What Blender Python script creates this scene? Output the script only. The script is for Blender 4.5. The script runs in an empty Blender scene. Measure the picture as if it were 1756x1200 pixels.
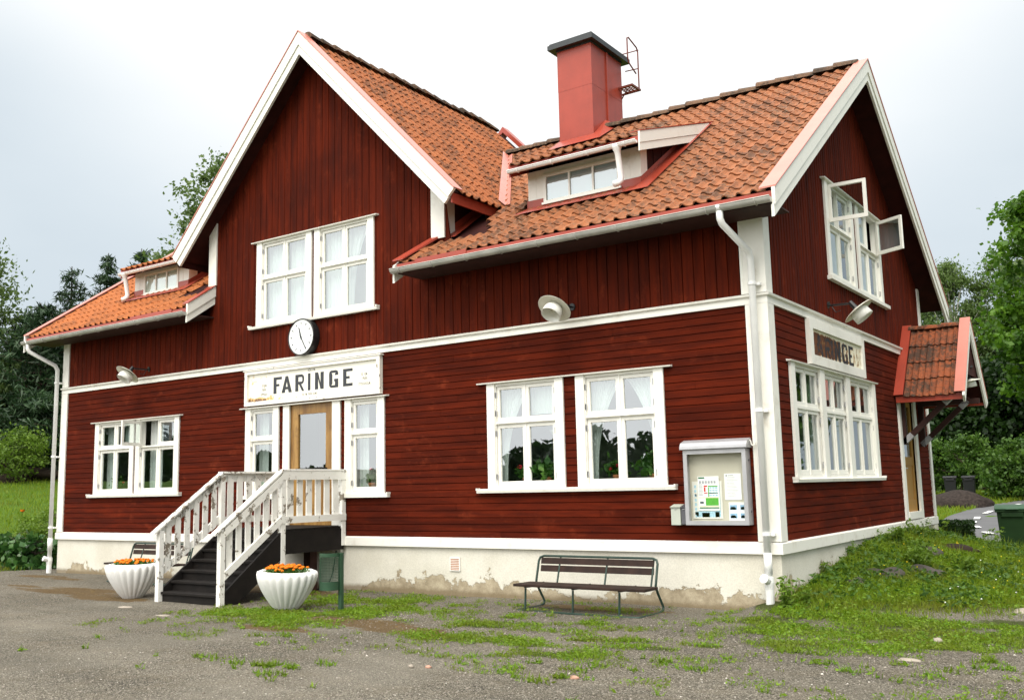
import bpy, bmesh, math, random
import numpy as np
from mathutils import Matrix, Vector
random.seed(7)
RNG = np.random.default_rng(11)
R = math.radians
S = bpy.context.scene
COL = S.collection

# ------------------------------------------------------------------ camera
CX, CY, CZ, YAW, PITCH, ROLL, F = (4.47598, -12.40451, 0.93623, -0.60803, 0.14052, -0.02261, 1658.70082)
fw = Vector((math.sin(YAW)*math.cos(PITCH), math.cos(YAW)*math.cos(PITCH), math.sin(PITCH)))
rt = Vector((math.cos(YAW), -math.sin(YAW), 0)); up = rt.cross(fw)
r_ = rt*math.cos(ROLL) + up*math.sin(ROLL); u_ = r_.cross(fw)
cd = bpy.data.cameras.new('camera'); cam = bpy.data.objects.new('camera', cd); COL.objects.link(cam)
cam.matrix_world = Matrix(((r_.x, u_.x, -fw.x, CX), (r_.y, u_.y, -fw.y, CY), (r_.z, u_.z, -fw.z, CZ), (0, 0, 0, 1)))
cd.sensor_fit = 'HORIZONTAL'; cd.sensor_width = 36; cd.lens = F/1756*36
cd.clip_start = .05; cd.clip_end = 2000
S.camera = cam

# ------------------------------------------------------------------ light, sky, exposure
SUN_EL, SUN_AZ = 54, 153          # azimuth clockwise from +Y: high behind the camera
w = bpy.data.worlds.new('World'); S.world = w; w.use_nodes = True
nt = w.node_tree; nt.nodes.clear()
def wn(t, **k):
    n = nt.nodes.new(t)
    for a, b in k.items(): setattr(n, a, b)
    return n
def wl(a, b): nt.links.new(a, b)
def wmath(op, a, b=None, clamp=False):
    n = wn('ShaderNodeMath', operation=op, use_clamp=clamp)
    for i, v in enumerate((a, b)):
        if v is None: continue
        if isinstance(v, (int, float)): n.inputs[i].default_value = v
        else: wl(v, n.inputs[i])
    return n.outputs[0]
tc = wn('ShaderNodeTexCoord')
sky = wn('ShaderNodeTexSky', sky_type='NISHITA'); sky.sun_disc = False
sky.sun_elevation = R(SUN_EL); sky.sun_rotation = R(SUN_AZ); sky.air_density = 1; sky.dust_density = 3
sep = wn('ShaderNodeSeparateXYZ'); wl(tc.outputs['Generated'], sep.inputs[0])
# cloud deck: plane-projected fractal noise
zc = wmath('ADD', wmath('MAXIMUM', sep.outputs[2], 0.0), .22)
comb = wn('ShaderNodeCombineXYZ')
wl(wmath('DIVIDE', sep.outputs[0], zc), comb.inputs[0]); wl(wmath('DIVIDE', sep.outputs[1], zc), comb.inputs[1])
nz = wn('ShaderNodeTexNoise'); nz.inputs['Scale'].default_value = .85; nz.inputs['Detail'].default_value = 5; nz.inputs['Roughness'].default_value = .5
wl(comb.outputs[0], nz.inputs['Vector'])
def dirdot(az, el):
    d = wn('ShaderNodeVectorMath', operation='DOT_PRODUCT'); wl(tc.outputs['Generated'], d.inputs[0])
    d.inputs[1].default_value = (math.sin(R(az))*math.cos(R(el)), math.cos(R(az))*math.cos(R(el)), math.sin(R(el)))
    return d.outputs['Value']
def ramp(v, a, b):
    m = wn('ShaderNodeMapRange', interpolation_type='SMOOTHSTEP'); wl(v, m.inputs[0])
    m.inputs[1].default_value = a; m.inputs[2].default_value = b
    return m.outputs[0]
bright = wmath('MULTIPLY', ramp(dirdot(-32, 40), .80, .985), 3.6)      # thin bright gap in the deck ahead
zen = wmath('MULTIPLY', ramp(sep.outputs[2], .35, 1.0), 12.0)           # overcast sky is brightest overhead
behind = wmath('MULTIPLY', ramp(dirdot(205, 35), .2, .9), 13.0)
n1 = wmath('MULTIPLY', wmath('SUBTRACT', nz.outputs['Fac'], .5), 2.8)
lum = wmath('ADD', wmath('ADD', wmath('ADD', bright, zen), wmath('ADD', behind, n1)), 6.9)
lum = wmath('ADD', lum, wmath('MULTIPLY', ramp(dirdot(211, 14), .84, 1.0), 7.0))
cr = wn('ShaderNodeMix', data_type='RGBA'); wl(ramp(lum, 5.5, 11), cr.inputs['Factor'])
cr.inputs['A'].default_value = (.85, .98, 1.075, 1); cr.inputs['B'].default_value = (1.0, 1.0, .985, 1)
sc = wn('ShaderNodeVectorMath', operation='SCALE'); wl(cr.outputs['Result'], sc.inputs[0]); wl(lum, sc.inputs['Scale'])
mx = wn('ShaderNodeMix', data_type='RGBA'); mx.inputs['Factor'].default_value = .93
wl(sky.outputs[0], mx.inputs['A']); wl(sc.outputs[0], mx.inputs['B'])
bg = wn('ShaderNodeBackground'); bg.inputs['Strength'].default_value = .1
wl(mx.outputs['Result'], bg.inputs[0]); wo = wn('ShaderNodeOutputWorld'); wl(bg.outputs[0], wo.inputs[0])
sl = bpy.data.lights.new('sun', 'SUN'); sl.energy = 2.4; sl.angle = R(34); sl.color = (1, .95, .86)
sun = bpy.data.objects.new('sun', sl); COL.objects.link(sun)
sd = Vector((math.sin(R(SUN_AZ))*math.cos(R(SUN_EL)), math.cos(R(SUN_AZ))*math.cos(R(SUN_EL)), math.sin(R(SUN_EL))))
sun.rotation_euler = sd.to_track_quat('Z', 'Y').to_euler(); sun.location = (-10, -30, 30)
S.view_settings.view_transform = 'Standard'; S.view_settings.look = 'None'
S.view_settings.exposure = 0.22; S.view_settings.gamma = 1

# ------------------------------------------------------------------ materials
class NT:
    def __init__(s, name):
        s.m = bpy.data.materials.new(name); s.m.use_nodes = True; s.t = s.m.node_tree; s.t.nodes.clear()
        s.out = s.n('ShaderNodeOutputMaterial'); s.b = s.n('ShaderNodeBsdfPrincipled'); s.l(s.b.outputs[0], s.out.inputs[0])
        s.tc = s.n('ShaderNodeTexCoord')
    def n(s, t, **k):
        n = s.t.nodes.new(t)
        for a, b in k.items(): setattr(n, a, b)
        return n
    def l(s, a, b): s.t.links.new(a, b)
    def val(s, inp, v):
        if hasattr(v, 'links'): s.l(v, inp)
        elif isinstance(v, tuple) and len(v) == 3 and inp.type == 'RGBA': inp.default_value = (*v, 1)
        else: inp.default_value = v
    def math(s, op, a, b=0., clamp=False):
        n = s.n('ShaderNodeMath', operation=op, use_clamp=clamp); s.val(n.inputs[0], a); s.val(n.inputs[1], b); return n.outputs[0]
    def noise(s, scale, detail=3, rough=.55, stretch=(1, 1, 1), coord='Object'):
        mp = s.n('ShaderNodeMapping'); mp.inputs['Scale'].default_value = stretch; s.l(s.tc.outputs[coord], mp.inputs[0])
        n = s.n('ShaderNodeTexNoise'); n.inputs['Scale'].default_value = scale; n.inputs['Detail'].default_value = detail
        n.inputs['Roughness'].default_value = rough; s.l(mp.outputs[0], n.inputs['Vector']); return n.outputs['Fac']
    def voro(s, scale, out='Distance', feature='F1', stretch=(1, 1, 1)):
        mp = s.n('ShaderNodeMapping'); mp.inputs['Scale'].default_value = stretch; s.l(s.tc.outputs['Object'], mp.inputs[0])
        n = s.n('ShaderNodeTexVoronoi', feature=feature); n.inputs['Scale'].default_value = scale; s.l(mp.outputs[0], n.inputs['Vector']); return n.outputs[out]
    def ramp(s, v, a, b, lo=0., hi=1., smooth=True):
        m = s.n('ShaderNodeMapRange', interpolation_type='SMOOTHSTEP' if smooth else 'LINEAR'); s.val(m.inputs[0], v)
        m.inputs[1].default_value = a; m.inputs[2].default_value = b; m.inputs[3].default_value = lo; m.inputs[4].default_value = hi; return m.outputs[0]
    def mix(s, f, a, b, mode='MIX'):
        n = s.n('ShaderNodeMix', data_type='RGBA', blend_type=mode); s.val(n.inputs['Factor'], f); s.val(n.inputs['A'], a); s.val(n.inputs['B'], b); return n.outputs['Result']
    def scale(s, c, f):
        n = s.n('ShaderNodeVectorMath', operation='SCALE'); s.val(n.inputs[0], c); s.val(n.inputs['Scale'], f); return n.outputs[0]
    def island(s): return s.n('ShaderNodeNewGeometry').outputs['Random Per Island']
    def posx(s): return s.posz(0)
    def posz(s, axis=2):
        n = s.n('ShaderNodeSeparateXYZ'); s.l(s.n('ShaderNodeNewGeometry').outputs['Position'], n.inputs[0]); return n.outputs[axis]
    def bump(s, h, strength=.3, dist=.01):
        n = s.n('ShaderNodeBump'); n.inputs['Strength'].default_value = strength; n.inputs['Distance'].default_value = dist
        s.l(h, n.inputs['Height']); s.l(n.outputs[0], s.b.inputs['Normal'])
    def done(s, col, rough=.6, spec=.5, metal=0.):
        s.val(s.b.inputs['Base Color'], col); s.val(s.b.inputs['Roughness'], rough); s.b.inputs['Specular IOR Level'].default_value = spec
        s.b.inputs['Metallic'].default_value = metal; return s.m
V3 = lambda t: tuple(t)

def m_plain(name, c, rough=.55, spec=.4, var=.25, sc=6, bump=.1, metal=0., detail=4):
    s = NT(name); f = s.noise(sc, detail)
    col = s.scale(s.mix(0., c, c), s.ramp(f, .2, .8, 1-var, 1+var*.6))
    if bump: s.bump(s.noise(sc*9, 2), bump, .004)
    return s.done(col, rough, spec, metal)

def m_redwood(name, stretch, k=1.0):
    s = NT(name)
    g = s.noise(9, 5, .65, stretch)                         # grain along the board
    big = s.noise(.55, 4, .6)                               # weathered areas
    wear = s.noise(3.2, 4, .7, tuple(1+(x-1)*.35 for x in stretch))
    isl = s.island()
    a = s.mix(s.ramp(g, .3, .72), (.048*k, .0060*k, .0021*k), (.099*k, .0120*k, .0037*k))
    a = s.mix(s.ramp(wear, .55, .80, 0, .85), a, (.155*k, .025*k, .009*k))
    a = s.mix(s.ramp(big, .5, .8, 0, .62), a, (.028*k, .0052*k, .0032*k))
    a = s.scale(a, s.ramp(isl, 0, 1, .84, 1.14, False))
    kn = s.voro(5.5, stretch=tuple(max(.5, x*.3) for x in stretch))
    a = s.mix(s.ramp(kn, .03, .07, .55, 0), a, (.03, .006, .005))
    s.bump(g, .35, .006)
    return s.done(a, s.ramp(g, .2, .8, .78, .95), .07)

def m_white(name, c=(.80, .785, .72), peel=0., dirt=.2):
    s = NT(name)
    d = s.noise(3.2, 5, .65); f = s.noise(40, 3)
    a = s.mix(s.ramp(d, .5, .8, 0, dirt), c, (.52, .47, .38))
    if peel:
        p = s.noise(7, 6, .75); q = s.noise(1.7, 3)
        k = s.math('ADD', p, s.math('MULTIPLY', q, .35))
        msk = s.ramp(k, .80-peel, .82-peel)
        a = s.mix(msk, a, s.mix(s.noise(30, 3, .6), (.10, .085, .065), (.34, .29, .22)))
        s.bump(s.math('SUBTRACT', 1., msk), .5, .004)
    else: s.bump(f, .08, .003)
    return s.done(a, .45, .35)

def m_tile(name, c1, c2, dirt, lich, run=(1.6, .16, .16)):
    s = NT(name); isl = s.island(); n1 = s.noise(2.1, 4, .6); n2 = s.noise(14, 5, .7); n3 = s.noise(45, 3, .6)
    a = s.mix(s.ramp(isl, 0, 1, .3, .7, False), c1, c2)
    a = s.scale(a, s.ramp(n3, .25, .75, .78, 1.18))
    k = s.math('ADD', s.math('MULTIPLY', n1, .55), s.math('MULTIPLY', n2, .6))
    a = s.mix(s.ramp(k, .62-dirt*.12, .86-dirt*.2, 0, .9*min(1, dirt)), a, (.032, .022, .014))
    a = s.mix(s.ramp(s.noise(3.2, 5, .7, run), .50, .78, 0, .6*min(1, dirt+.1)), a, (.075, .036, .018))
    l = s.math('ADD', s.math('MULTIPLY', s.noise(22, 5, .75), .8), s.math('MULTIPLY', s.noise(1.1, 2), .25))
    a = s.mix(s.ramp(l, .60-lich*.05, .68, 0, .7*min(1, lich+.1)), a, (.17, .135, .085))
    s.bump(n3, .4, .006)
    return s.done(a, .8, .3)

def m_plaster():
    s = NT('plinth plaster'); z = s.posz(2)
    n = s.noise(2.6, 6, .68); n2 = s.noise(.55, 2); fine = s.noise(55, 3)
    h = s.math('ADD', z, s.math('MULTIPLY', s.math('SUBTRACT', n, .5), -1.15))
    h = s.math('ADD', h, s.math('MULTIPLY', s.math('SUBTRACT', n2, .5), -1.1))
    edge = s.ramp(s.math('SUBTRACT', h, s.ramp(s.posx(), -3.2, -.6, 0, .34)), -.70, -.672)
    base = s.mix(s.ramp(s.noise(1.3, 5), .35, .75), (.66, .635, .55), (.57, .54, .45))
    damp = s.mix(s.ramp(s.noise(5, 5, .7), .3, .7), (.27, .22, .145), (.46, .395, .28))
    a = s.mix(edge, damp, base)
    a = s.mix(s.ramp(s.math('ADD', z, s.math('MULTIPLY', n, .12)), -.66, -.56, .85, 0), a, (.19, .145, .085))
    a = s.scale(a, s.ramp(fine, .2, .8, .88, 1.08))
    s.bump(s.math('ADD', s.math('MULTIPLY', edge, 1.0), s.math('MULTIPLY', fine, .25)), .6, .012)
    return s.done(a, .9, .2)

def m_glass(name='window glass', tint=(.82, .90, .87, 1), f0=.23):
    s = NT(name); t = s.t
    tr = s.n('ShaderNodeBsdfTransparent'); tr.inputs[0].default_value = tint
    gl = s.n('ShaderNodeBsdfGlossy'); gl.inputs['Roughness'].default_value = .01; gl.inputs['Color'].default_value = (.93, .97, 1, 1)
    fr = s.n('ShaderNodeLayerWeight'); fr.inputs['Blend'].default_value = .5
    bp = s.n('ShaderNodeBump'); bp.inputs['Strength'].default_value = .06; bp.inputs['Distance'].default_value = .02
    s.l(s.noise(2.2, 1), bp.inputs['Height']); s.l(bp.outputs[0], gl.inputs['Normal'])
    mxs = s.n('ShaderNodeMixShader'); s.l(s.math('ADD', s.math('MULTIPLY', s.math('POWER', fr.outputs['Facing'], 5.), 1-f0), f0, True), mxs.inputs[0]); s.l(tr.outputs[0], mxs.inputs[1]); s.l(gl.outputs[0], mxs.inputs[2])
    s.l(mxs.outputs[0], s.out.inputs[0]); return s.m

def m_leaf(name, c1, c2, c3, trans=.3, sc=.5, rough=.5):
    s = NT(name); isl = s.island(); cl = s.noise(sc, 3, .6)
    a = s.mix(s.ramp(isl, 0, 1, 0, 1, False), c1, c2)
    a = s.mix(s.ramp(cl, .42, .72, 0, .85), a, c3)
    s.val(s.b.inputs['Base Color'], a); s.b.inputs['Roughness'].default_value = rough; s.b.inputs['Specular IOR Level'].default_value = .3
    tl = s.n('ShaderNodeBsdfTranslucent'); s.l(s.scale(a, 1.35), tl.inputs[0])
    mxs = s.n('ShaderNodeMixShader'); mxs.inputs[0].default_value = trans; s.l(s.b.outputs[0], mxs.inputs[1]); s.l(tl.outputs[0], mxs.inputs[2])
    s.l(mxs.outputs[0], s.out.inputs[0]); return s.m

def m_ground():
    s = NT('gravel and soil')
    at = s.n('ShaderNodeAttribute', attribute_name='zones'); sp = s.n('ShaderNodeSeparateColor'); s.l(at.outputs['Color'], sp.inputs[0])
    fine = s.voro(75, 'Color'); fs = s.n('ShaderNodeSeparateColor'); s.l(fine, fs.inputs[0])
    d1 = s.voro(75); d2 = s.voro(190); f2 = s.n('ShaderNodeSeparateColor'); s.l(s.voro(150, 'Color'), f2.inputs[0]); d3 = s.noise(30, 4, .7); big = s.noise(.5, 4, .6); mid = s.noise(2.6, 5, .65)
    grav = s.mix(fs.outputs[0], (.050, .043, .031), (.43, .385, .30))
    grav = s.scale(grav, s.ramp(f2.outputs[0], 0, 1, .55, 1.45, False)); grav = s.scale(grav, s.ramp(d1, 0., .6, 1.2, .5))
    grav = s.mix(s.ramp(mid, .4, .75, 0, .6), grav, (.165, .138, .096))
    grav = s.mix(s.ramp(big, .4, .7, 0, .55), grav, (.225, .205, .163))
    wh = s.ramp(fs.outputs[1], .975, .985); grav = s.mix(s.math('MULTIPLY', wh, .6), grav, (.55, .50, .43))
    soil = s.mix(d3, (.045, .032, .018), (.115, .078, .04))
    grav = s.scale(grav, s.ramp(s.noise(.9, 4, .6, (.22, 1.2, 1)), .35, .7, .98, 1.26))
    straw = s.mix(s.noise(60, 4, .7, (1, 4, 1)), (.06, .038, .018), (.22, .14, .055))
    gk = s.math('ADD', sp.outputs[0], s.math('MULTIPLY', s.math('SUBTRACT', mid, .5), .9))
    a = s.mix(s.ramp(gk, .4, .6), grav, s.mix(.6, soil, (.055, .095, .012)))
    bk = s.math('ADD', sp.outputs[1], s.math('MULTIPLY', s.math('SUBTRACT', s.noise(5, 5, .7, (.6, 1.6, 1)), .5), 1.3))
    a = s.mix(s.ramp(bk, .42, .62, 0, .9), a, straw)
    far = s.mix(s.noise(.35, 5, .7), (.060, .130, .008), (.12, .20, .016))
    a = s.mix(sp.outputs[2], a, far)
    h = s.math('ADD', s.math('MULTIPLY', d1, -1.), s.math('ADD', s.math('MULTIPLY', d2, -.3), s.math('MULTIPLY', d3, .6)))
    s.bump(h, .9, .03)
    return s.done(a, .92, .2)

M = {}
M['red_h'] = m_redwood('red boards laid level', (.12, 1, 1.3))
M['red_v'] = m_redwood('red boards upright', (1.3, 1, .10))
M['red_s'] = m_redwood('red boards level on the gable', (1, .12, 1.3), 1.15)
M['red_sv'] = m_redwood('red boards upright on the gable', (1, 1.3, .1), 1.0)
M['red_shade'] = m_plain('dark red boards', (.038, .0058, .0036), .9, .25, .4, 4)  # red lowered in the colour to carry the shade under eaves
M['brownbeam'] = m_plain('dark brown beams', (.045, .016, .012), .7, .3, .4, 5)
M['white'] = m_white('white paint', (.80, .785, .72), 0, .34)
M['white2'] = m_white('white paint, weathered', (.78, .765, .70), 0, .6)
M['peel'] = m_white('white paint, flaking', (.79, .775, .72), .045, .35)
M['peel_sign'] = m_white('white sign frame paint', (.80, .775, .70), -.02, .35)
M['pipe'] = m_plain('white painted pipe', (.80, .80, .78), .35, .5, .08, 2, 0)
M['gutter'] = m_plain('grey white gutter', (.43, .42, .38), .4, .5, .3, 3, 0)
def m_redmetal():
    s = NT('red sheet metal'); n = s.noise(1.6, 4, .6); st = s.noise(5, 5, .7, (1, 1, .12))
    a = s.scale(s.mix(0., (.32, .046, .024), (.3, .05, .03)), s.ramp(n, .25, .75, .86, 1.1))
    a = s.mix(s.ramp(st, .54, .78, 0, .5), a, (.15, .032, .020)); a = s.mix(s.ramp(s.noise(38, 4, .7), .64, .72, 0, .45), a, (.40, .11, .07))
    s.bump(n, .06, .02); return s.done(a, .36, .38)
M['redmetal'] = m_redmetal()
M['redmetal_sky'] = m_plain('red sheet metal with sky sheen', (.52, .17, .12), .34, .6, .12, 2, .03)  # pink of the sky's reflection is put into the base colour
M['tile_r'] = m_tile('old clay tiles', (.245, .080, .028), (.345, .125, .048), .82, .9)
M['tile_c'] = m_tile('clay tiles', (.27, .080, .025), (.38, .125, .040), .8, .3, (.16, 1.6, .16))
M['tile_l'] = m_tile('bright clay tiles', (.33, .096, .024), (.43, .138, .037), .6, .1)
M['tile_p'] = m_tile('mossy clay tiles', (.185, .045, .016), (.29, .078, .025), 1.0, .3)
M['ridge'] = m_tile('dark ridge tiles', (.10, .06, .035), (.19, .10, .055), 1.0, .8)
M['plaster'] = m_plaster()
M['glass'] = m_glass()
M['clearglass'] = m_glass('thin clear glass', (.96, .97, .96, 1), .035)
M['frost'] = m_plain('frosted blind', (.42, .45, .47), .5, .3, .06, 2, 0)
M['inside'] = m_plain('room plaster', (.34, .36, .30), .9, .1, .1, 1, 0)
M['black'] = m_plain('black paint', (.012, .012, .013), .4, .5, .3, 8, 0)
M['capblack'] = m_plain('dark chimney cap', (.018, .024, .026), .45, .5, .3, 8, 0)
M['clockface'] = m_plain('clock dial', (.86, .88, .86), .3, .4, .02, 2, 0)
M['enamel'] = m_plain('cream enamel', (.72, .70, .60), .25, .6, .06, 5, 0)
M['opal'] = m_plain('opal glass', (.84, .83, .77), .2, .5, .03, 5, 0)
M['steelgrey'] = m_plain('grey aluminium', (.40, .40, .41), .4, .5, .12, 5, 0, .3)
M['boxgreen'] = m_plain('grey green enamel', (.44, .47, .40), .4, .5, .06, 5, 0)
M['boxdark'] = m_plain('dark grey enamel', (.09, .09, .10), .45, .5, .15, 5, 0)
M['felt'] = m_plain('beige notice board', (.56, .53, .43), .9, .2, .08, 2, .1)
M['paper'] = m_plain('white paper', (.86, .87, .85), .8, .2, .02, 5, 0)
M['paper2'] = m_plain('off white paper', (.74, .73, .66), .8, .2, .04, 5, 0)
M['benchgreen'] = m_plain('green painted steel', (.012, .036, .024), .5, .5, .3, 9, 0)
M['bingreen'] = m_plain('green litter bin paint', (.030, .075, .040), .5, .3, .2, 7, 0)
M['wheelie'] = m_plain('green plastic', (.011, .034, .008), .6, .2, .15, 4, 0)
M['wheelielid'] = m_plain('green plastic lid', (.024, .075, .032), .5, .3, .15, 4, 0)
M['binblack'] = m_plain('black plastic', (.012, .012, .014), .45, .4, .2, 4, 0)
M['stairwood'] = m_plain('tarred stair wood', (.0085, .0062, .0048), .75, .25, .5, 6, .3)
M['terracotta'] = m_plain('terracotta', (.42, .15, .065), .8, .3, .15, 9, .1)
M['marigold'] = m_plain('orange petals', (.78, .19, .008), .7, .2, .4, 20, 0)
M['geranium'] = m_plain('red petals', (.45, .012, .03), .7, .2, .4, 20, 0)
M['soil'] = m_plain('dark soil', (.03, .02, .013), .9, .2, .4, 15, .4)
M['heap'] = m_plain('dark gravel heap', (.036, .028, .024), .95, .1, .6, 9, 1.)
M['rock'] = m_plain('dark stone', (.06, .052, .045), .85, .3, .5, 5, .6)
M['stone'] = m_plain('pale stone', (.30, .26, .21), .8, .3, .25, 9, .3)
M['pinkstone'] = m_plain('pinkish stone', (.42, .24, .17), .8, .3, .25, 9, .3)
M['asphalt'] = m_plain('asphalt', (.105, .105, .108), .9, .3, .12, 1.2, .2)
M['roadpaint'] = m_plain('road paint', (.75, .75, .73), .7, .3, .1, 3, 0)
M['bark'] = m_plain('bark', (.075, .058, .042), .9, .2, .5, 5, .6)
M['birchbark'] = m_plain('birch bark', (.45, .43, .39), .8, .2, .5, 3, .3)
M['leaf_birch'] = m_leaf('birch leaves', (.075, .125, .026), (.13, .19, .05), (.045, .085, .022), .35, .6)
M['leaf_pine'] = m_leaf('pine needles', (.014, .038, .014), (.042, .085, .028), (.008, .022, .009), .12, .5)
M['leaf_maple'] = m_leaf('maple leaves', (.044, .118, .007), (.115, .220, .014), (.020, .062, .005), .35, .45)
M['leaf_dark'] = m_leaf('dark leaves', (.009, .028, .004), (.026, .064, .008), (.005, .015, .003), .25, .5)  # dark green, with the shade of the far trees put into the colour
M['leaf_bush'] = m_leaf('bush leaves', (.040, .100, .010), (.090, .165, .022), (.018, .05, .007), .3, 1.2)
M['leaf_light'] = m_leaf('fresh green leaves', (.090, .17, .012), (.17, .26, .03), (.05, .10, .01), .35, 1.5)
M['leaf_berg'] = m_leaf('large glossy leaves', (.030, .095, .020), (.075, .155, .035), (.018, .055, .012), .2, 2, .3)
M['leaf_pot'] = m_leaf('houseplant leaves', (.035, .11, .012), (.09, .19, .025), (.02, .06, .01), .3, 6)
M['grass'] = m_leaf('grass blades', (.095, .180, .006), (.215, .290, .014), (.150, .160, .012), .35, 1.1)
M['weed'] = m_leaf('weed leaves', (.080, .175, .007), (.185, .295, .016), (.125, .15, .012), .35, 1.4)
M['dry'] = m_leaf('dry straw', (.16, .10, .03), (.27, .19, .06), (.09, .05, .02), .2, 2)
M['petal_white'] = m_plain('white petals', (.8, .8, .76), .7, .2, .05, 9, 0)
M['petal_yellow'] = m_plain('yellow petals', (.75, .55, .02), .7, .2, .1, 9, 0)
def m_varnish():
    s = NT('worn varnished wood'); g = s.noise(8, 5, .65, (1, 1, .12)); z = s.posz(2)
    a = s.mix(s.ramp(g, .3, .7), (.17, .08, .018), (.38, .215, .06))
    a = s.mix(s.ramp(s.noise(2.6, 5, .7), .52, .72, 0, .8), a, (.11, .05, .014))
    s.bump(g, .2, .004); return s.done(a, .45, .4)
M['varnish'] = m_varnish()
def m_door2():
    s = NT('ochre door'); g = s.noise(8, 4, .6, (1, 1, .1))
    return s.done(s.mix(g, (.27, .13, .025), (.40, .22, .05)), .55, .3)
M['ochre'] = m_door2()
def m_curtain():
    s = NT('white curtain'); s.val(s.b.inputs['Base Color'], (.80, .82, .80)); s.b.inputs['Roughness'].default_value = .9
    tl = s.n('ShaderNodeBsdfTranslucent'); tl.inputs[0].default_value = (.8, .82, .8, 1)
    mxs = s.n('ShaderNodeMixShader'); mxs.inputs[0].default_value = .3; s.l(s.b.outputs[0], mxs.inputs[1]); s.l(tl.outputs[0], mxs.inputs[2])
    s.l(mxs.outputs[0], s.out.inputs[0]); return s.m
M['curtain'] = m_curtain()
def m_rustsign():
    s = NT('rusted enamel'); n = s.noise(5, 6, .72); y = s.posz(1); z = s.posz(2); st = s.noise(4, 5, .7, (1, 2.2, .35))
    hf = s.noise(17, 5, .7, (1, 1.6, .5)); k = s.math('ADD', s.math('MULTIPLY', hf, .75), s.math('MULTIPLY', st, .5))
    mid = s.ramp(s.math('ABSOLUTE', s.math('SUBTRACT', z, 2.945)), .13, .235, .14, -.30)
    lft = s.ramp(y, 1.7, 4.1, .20, -.06, False)
    k = s.math('ADD', k, s.math('ADD', mid, lft))
    rust = s.mix(s.noise(9, 5, .7), (.050, .016, .006), (.17, .055, .014))
    a = s.mix(s.ramp(k, .74, .78), (.74, .70, .55), (.50, .25, .05)); a = s.mix(s.ramp(k, .77, .81), a, rust)
    s.bump(k, .4, .01); return s.done(a, .7, .3)
M['rustsign'] = m_rustsign()
def m_rustink():
    s = NT('rusting black enamel'); y = s.posz(1); k = s.math('ADD', s.noise(9, 6, .75), s.ramp(y, 1.7, 3.7, .03, -.08, False))
    return s.done(s.mix(s.ramp(k, .50, .58), (.020, .022, .028), s.mix(s.noise(12, 4, .7), (.06, .018, .006), (.17, .055, .014))), .7, .3)
M['rustink'] = m_rustink()
def m_sign():
    s = NT('cream enamel sign'); n = s.noise(7, 6, .75); x = s.posz(0); z = s.posz(2)
    lo = s.ramp(z, 2.66, 2.80, .24, 0.); le = s.ramp(x, -10.2, -9.1, .12, -.10)
    k = s.math('ADD', n, s.math('ADD', lo, le)); k = s.math('ADD', k, s.ramp(x, -9.2, -7.4, 0, -.16))
    a = s.mix(s.ramp(k, .66, .76), (.79, .765, .66), (.62, .40, .13)); a = s.mix(s.ramp(k, .78, .82), a, (.13, .055, .02))
    return s.done(a, .3, .5)
M['sign'] = m_sign()
M['ink'] = m_plain('sign ink', (.022, .024, .030), .4, .4, .2, 9, 0)
M['ink2'] = m_plain('faint sign ink', (.10, .095, .085), .6, .3, .3, 30, 0)
for nm, c in dict(p_red=(.62, .05, .04), p_green=(.10, .42, .05), p_dkgreen=(.02, .16, .06), p_blue=(.18, .36, .52), p_cyan=(.40, .62, .72), p_grey=(.40, .41, .43), p_dark=(.08, .10, .12), p_sky=(.30, .50, .70), p_yellow=(.75, .62, .10)).items():
    M[nm] = m_plain('print ' + nm[2:], c, .6, .3, .25, 60, 0)
M['ground'] = m_ground()

# ------------------------------------------------------------------ builders
ORG = {}                                   # world origin of every thing and part
def org(o): return ORG.get(o.name, Vector((0, 0, 0))) if o else Vector((0, 0, 0))
def tag(o, label=None, cat=None, group=None, kind=None):
    for k, v in (('label', label), ('category', cat), ('group', group), ('kind', kind)):
        if v: o[k] = v
    return o
def thing(name, loc, label, cat, group=None):
    o = bpy.data.objects.new(name, None); COL.objects.link(o); o.location = loc; o.empty_display_size = .2
    ORG[o.name] = Vector(loc); return tag(o, label, cat, group)
def link(me, name, parent, at):
    o = bpy.data.objects.new(name, me); COL.objects.link(o); o.parent = parent
    o.location = at - org(parent); ORG[o.name] = Vector(at); return o
FRONT = Matrix(((1, 0, 0, 0), (0, 0, -1, 0), (0, 1, 0, 0), (0, 0, 0, 1)))       # (right, up, out) -> world, wall y = 0
SIDE = Matrix(((0, 0, 1, 0), (1, 0, 0, 0), (0, 1, 0, 0), (0, 0, 0, 1)))         # wall x = 0
def frame(base, u, v, w=0): return base @ Matrix.Translation((u, v, w))
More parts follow.
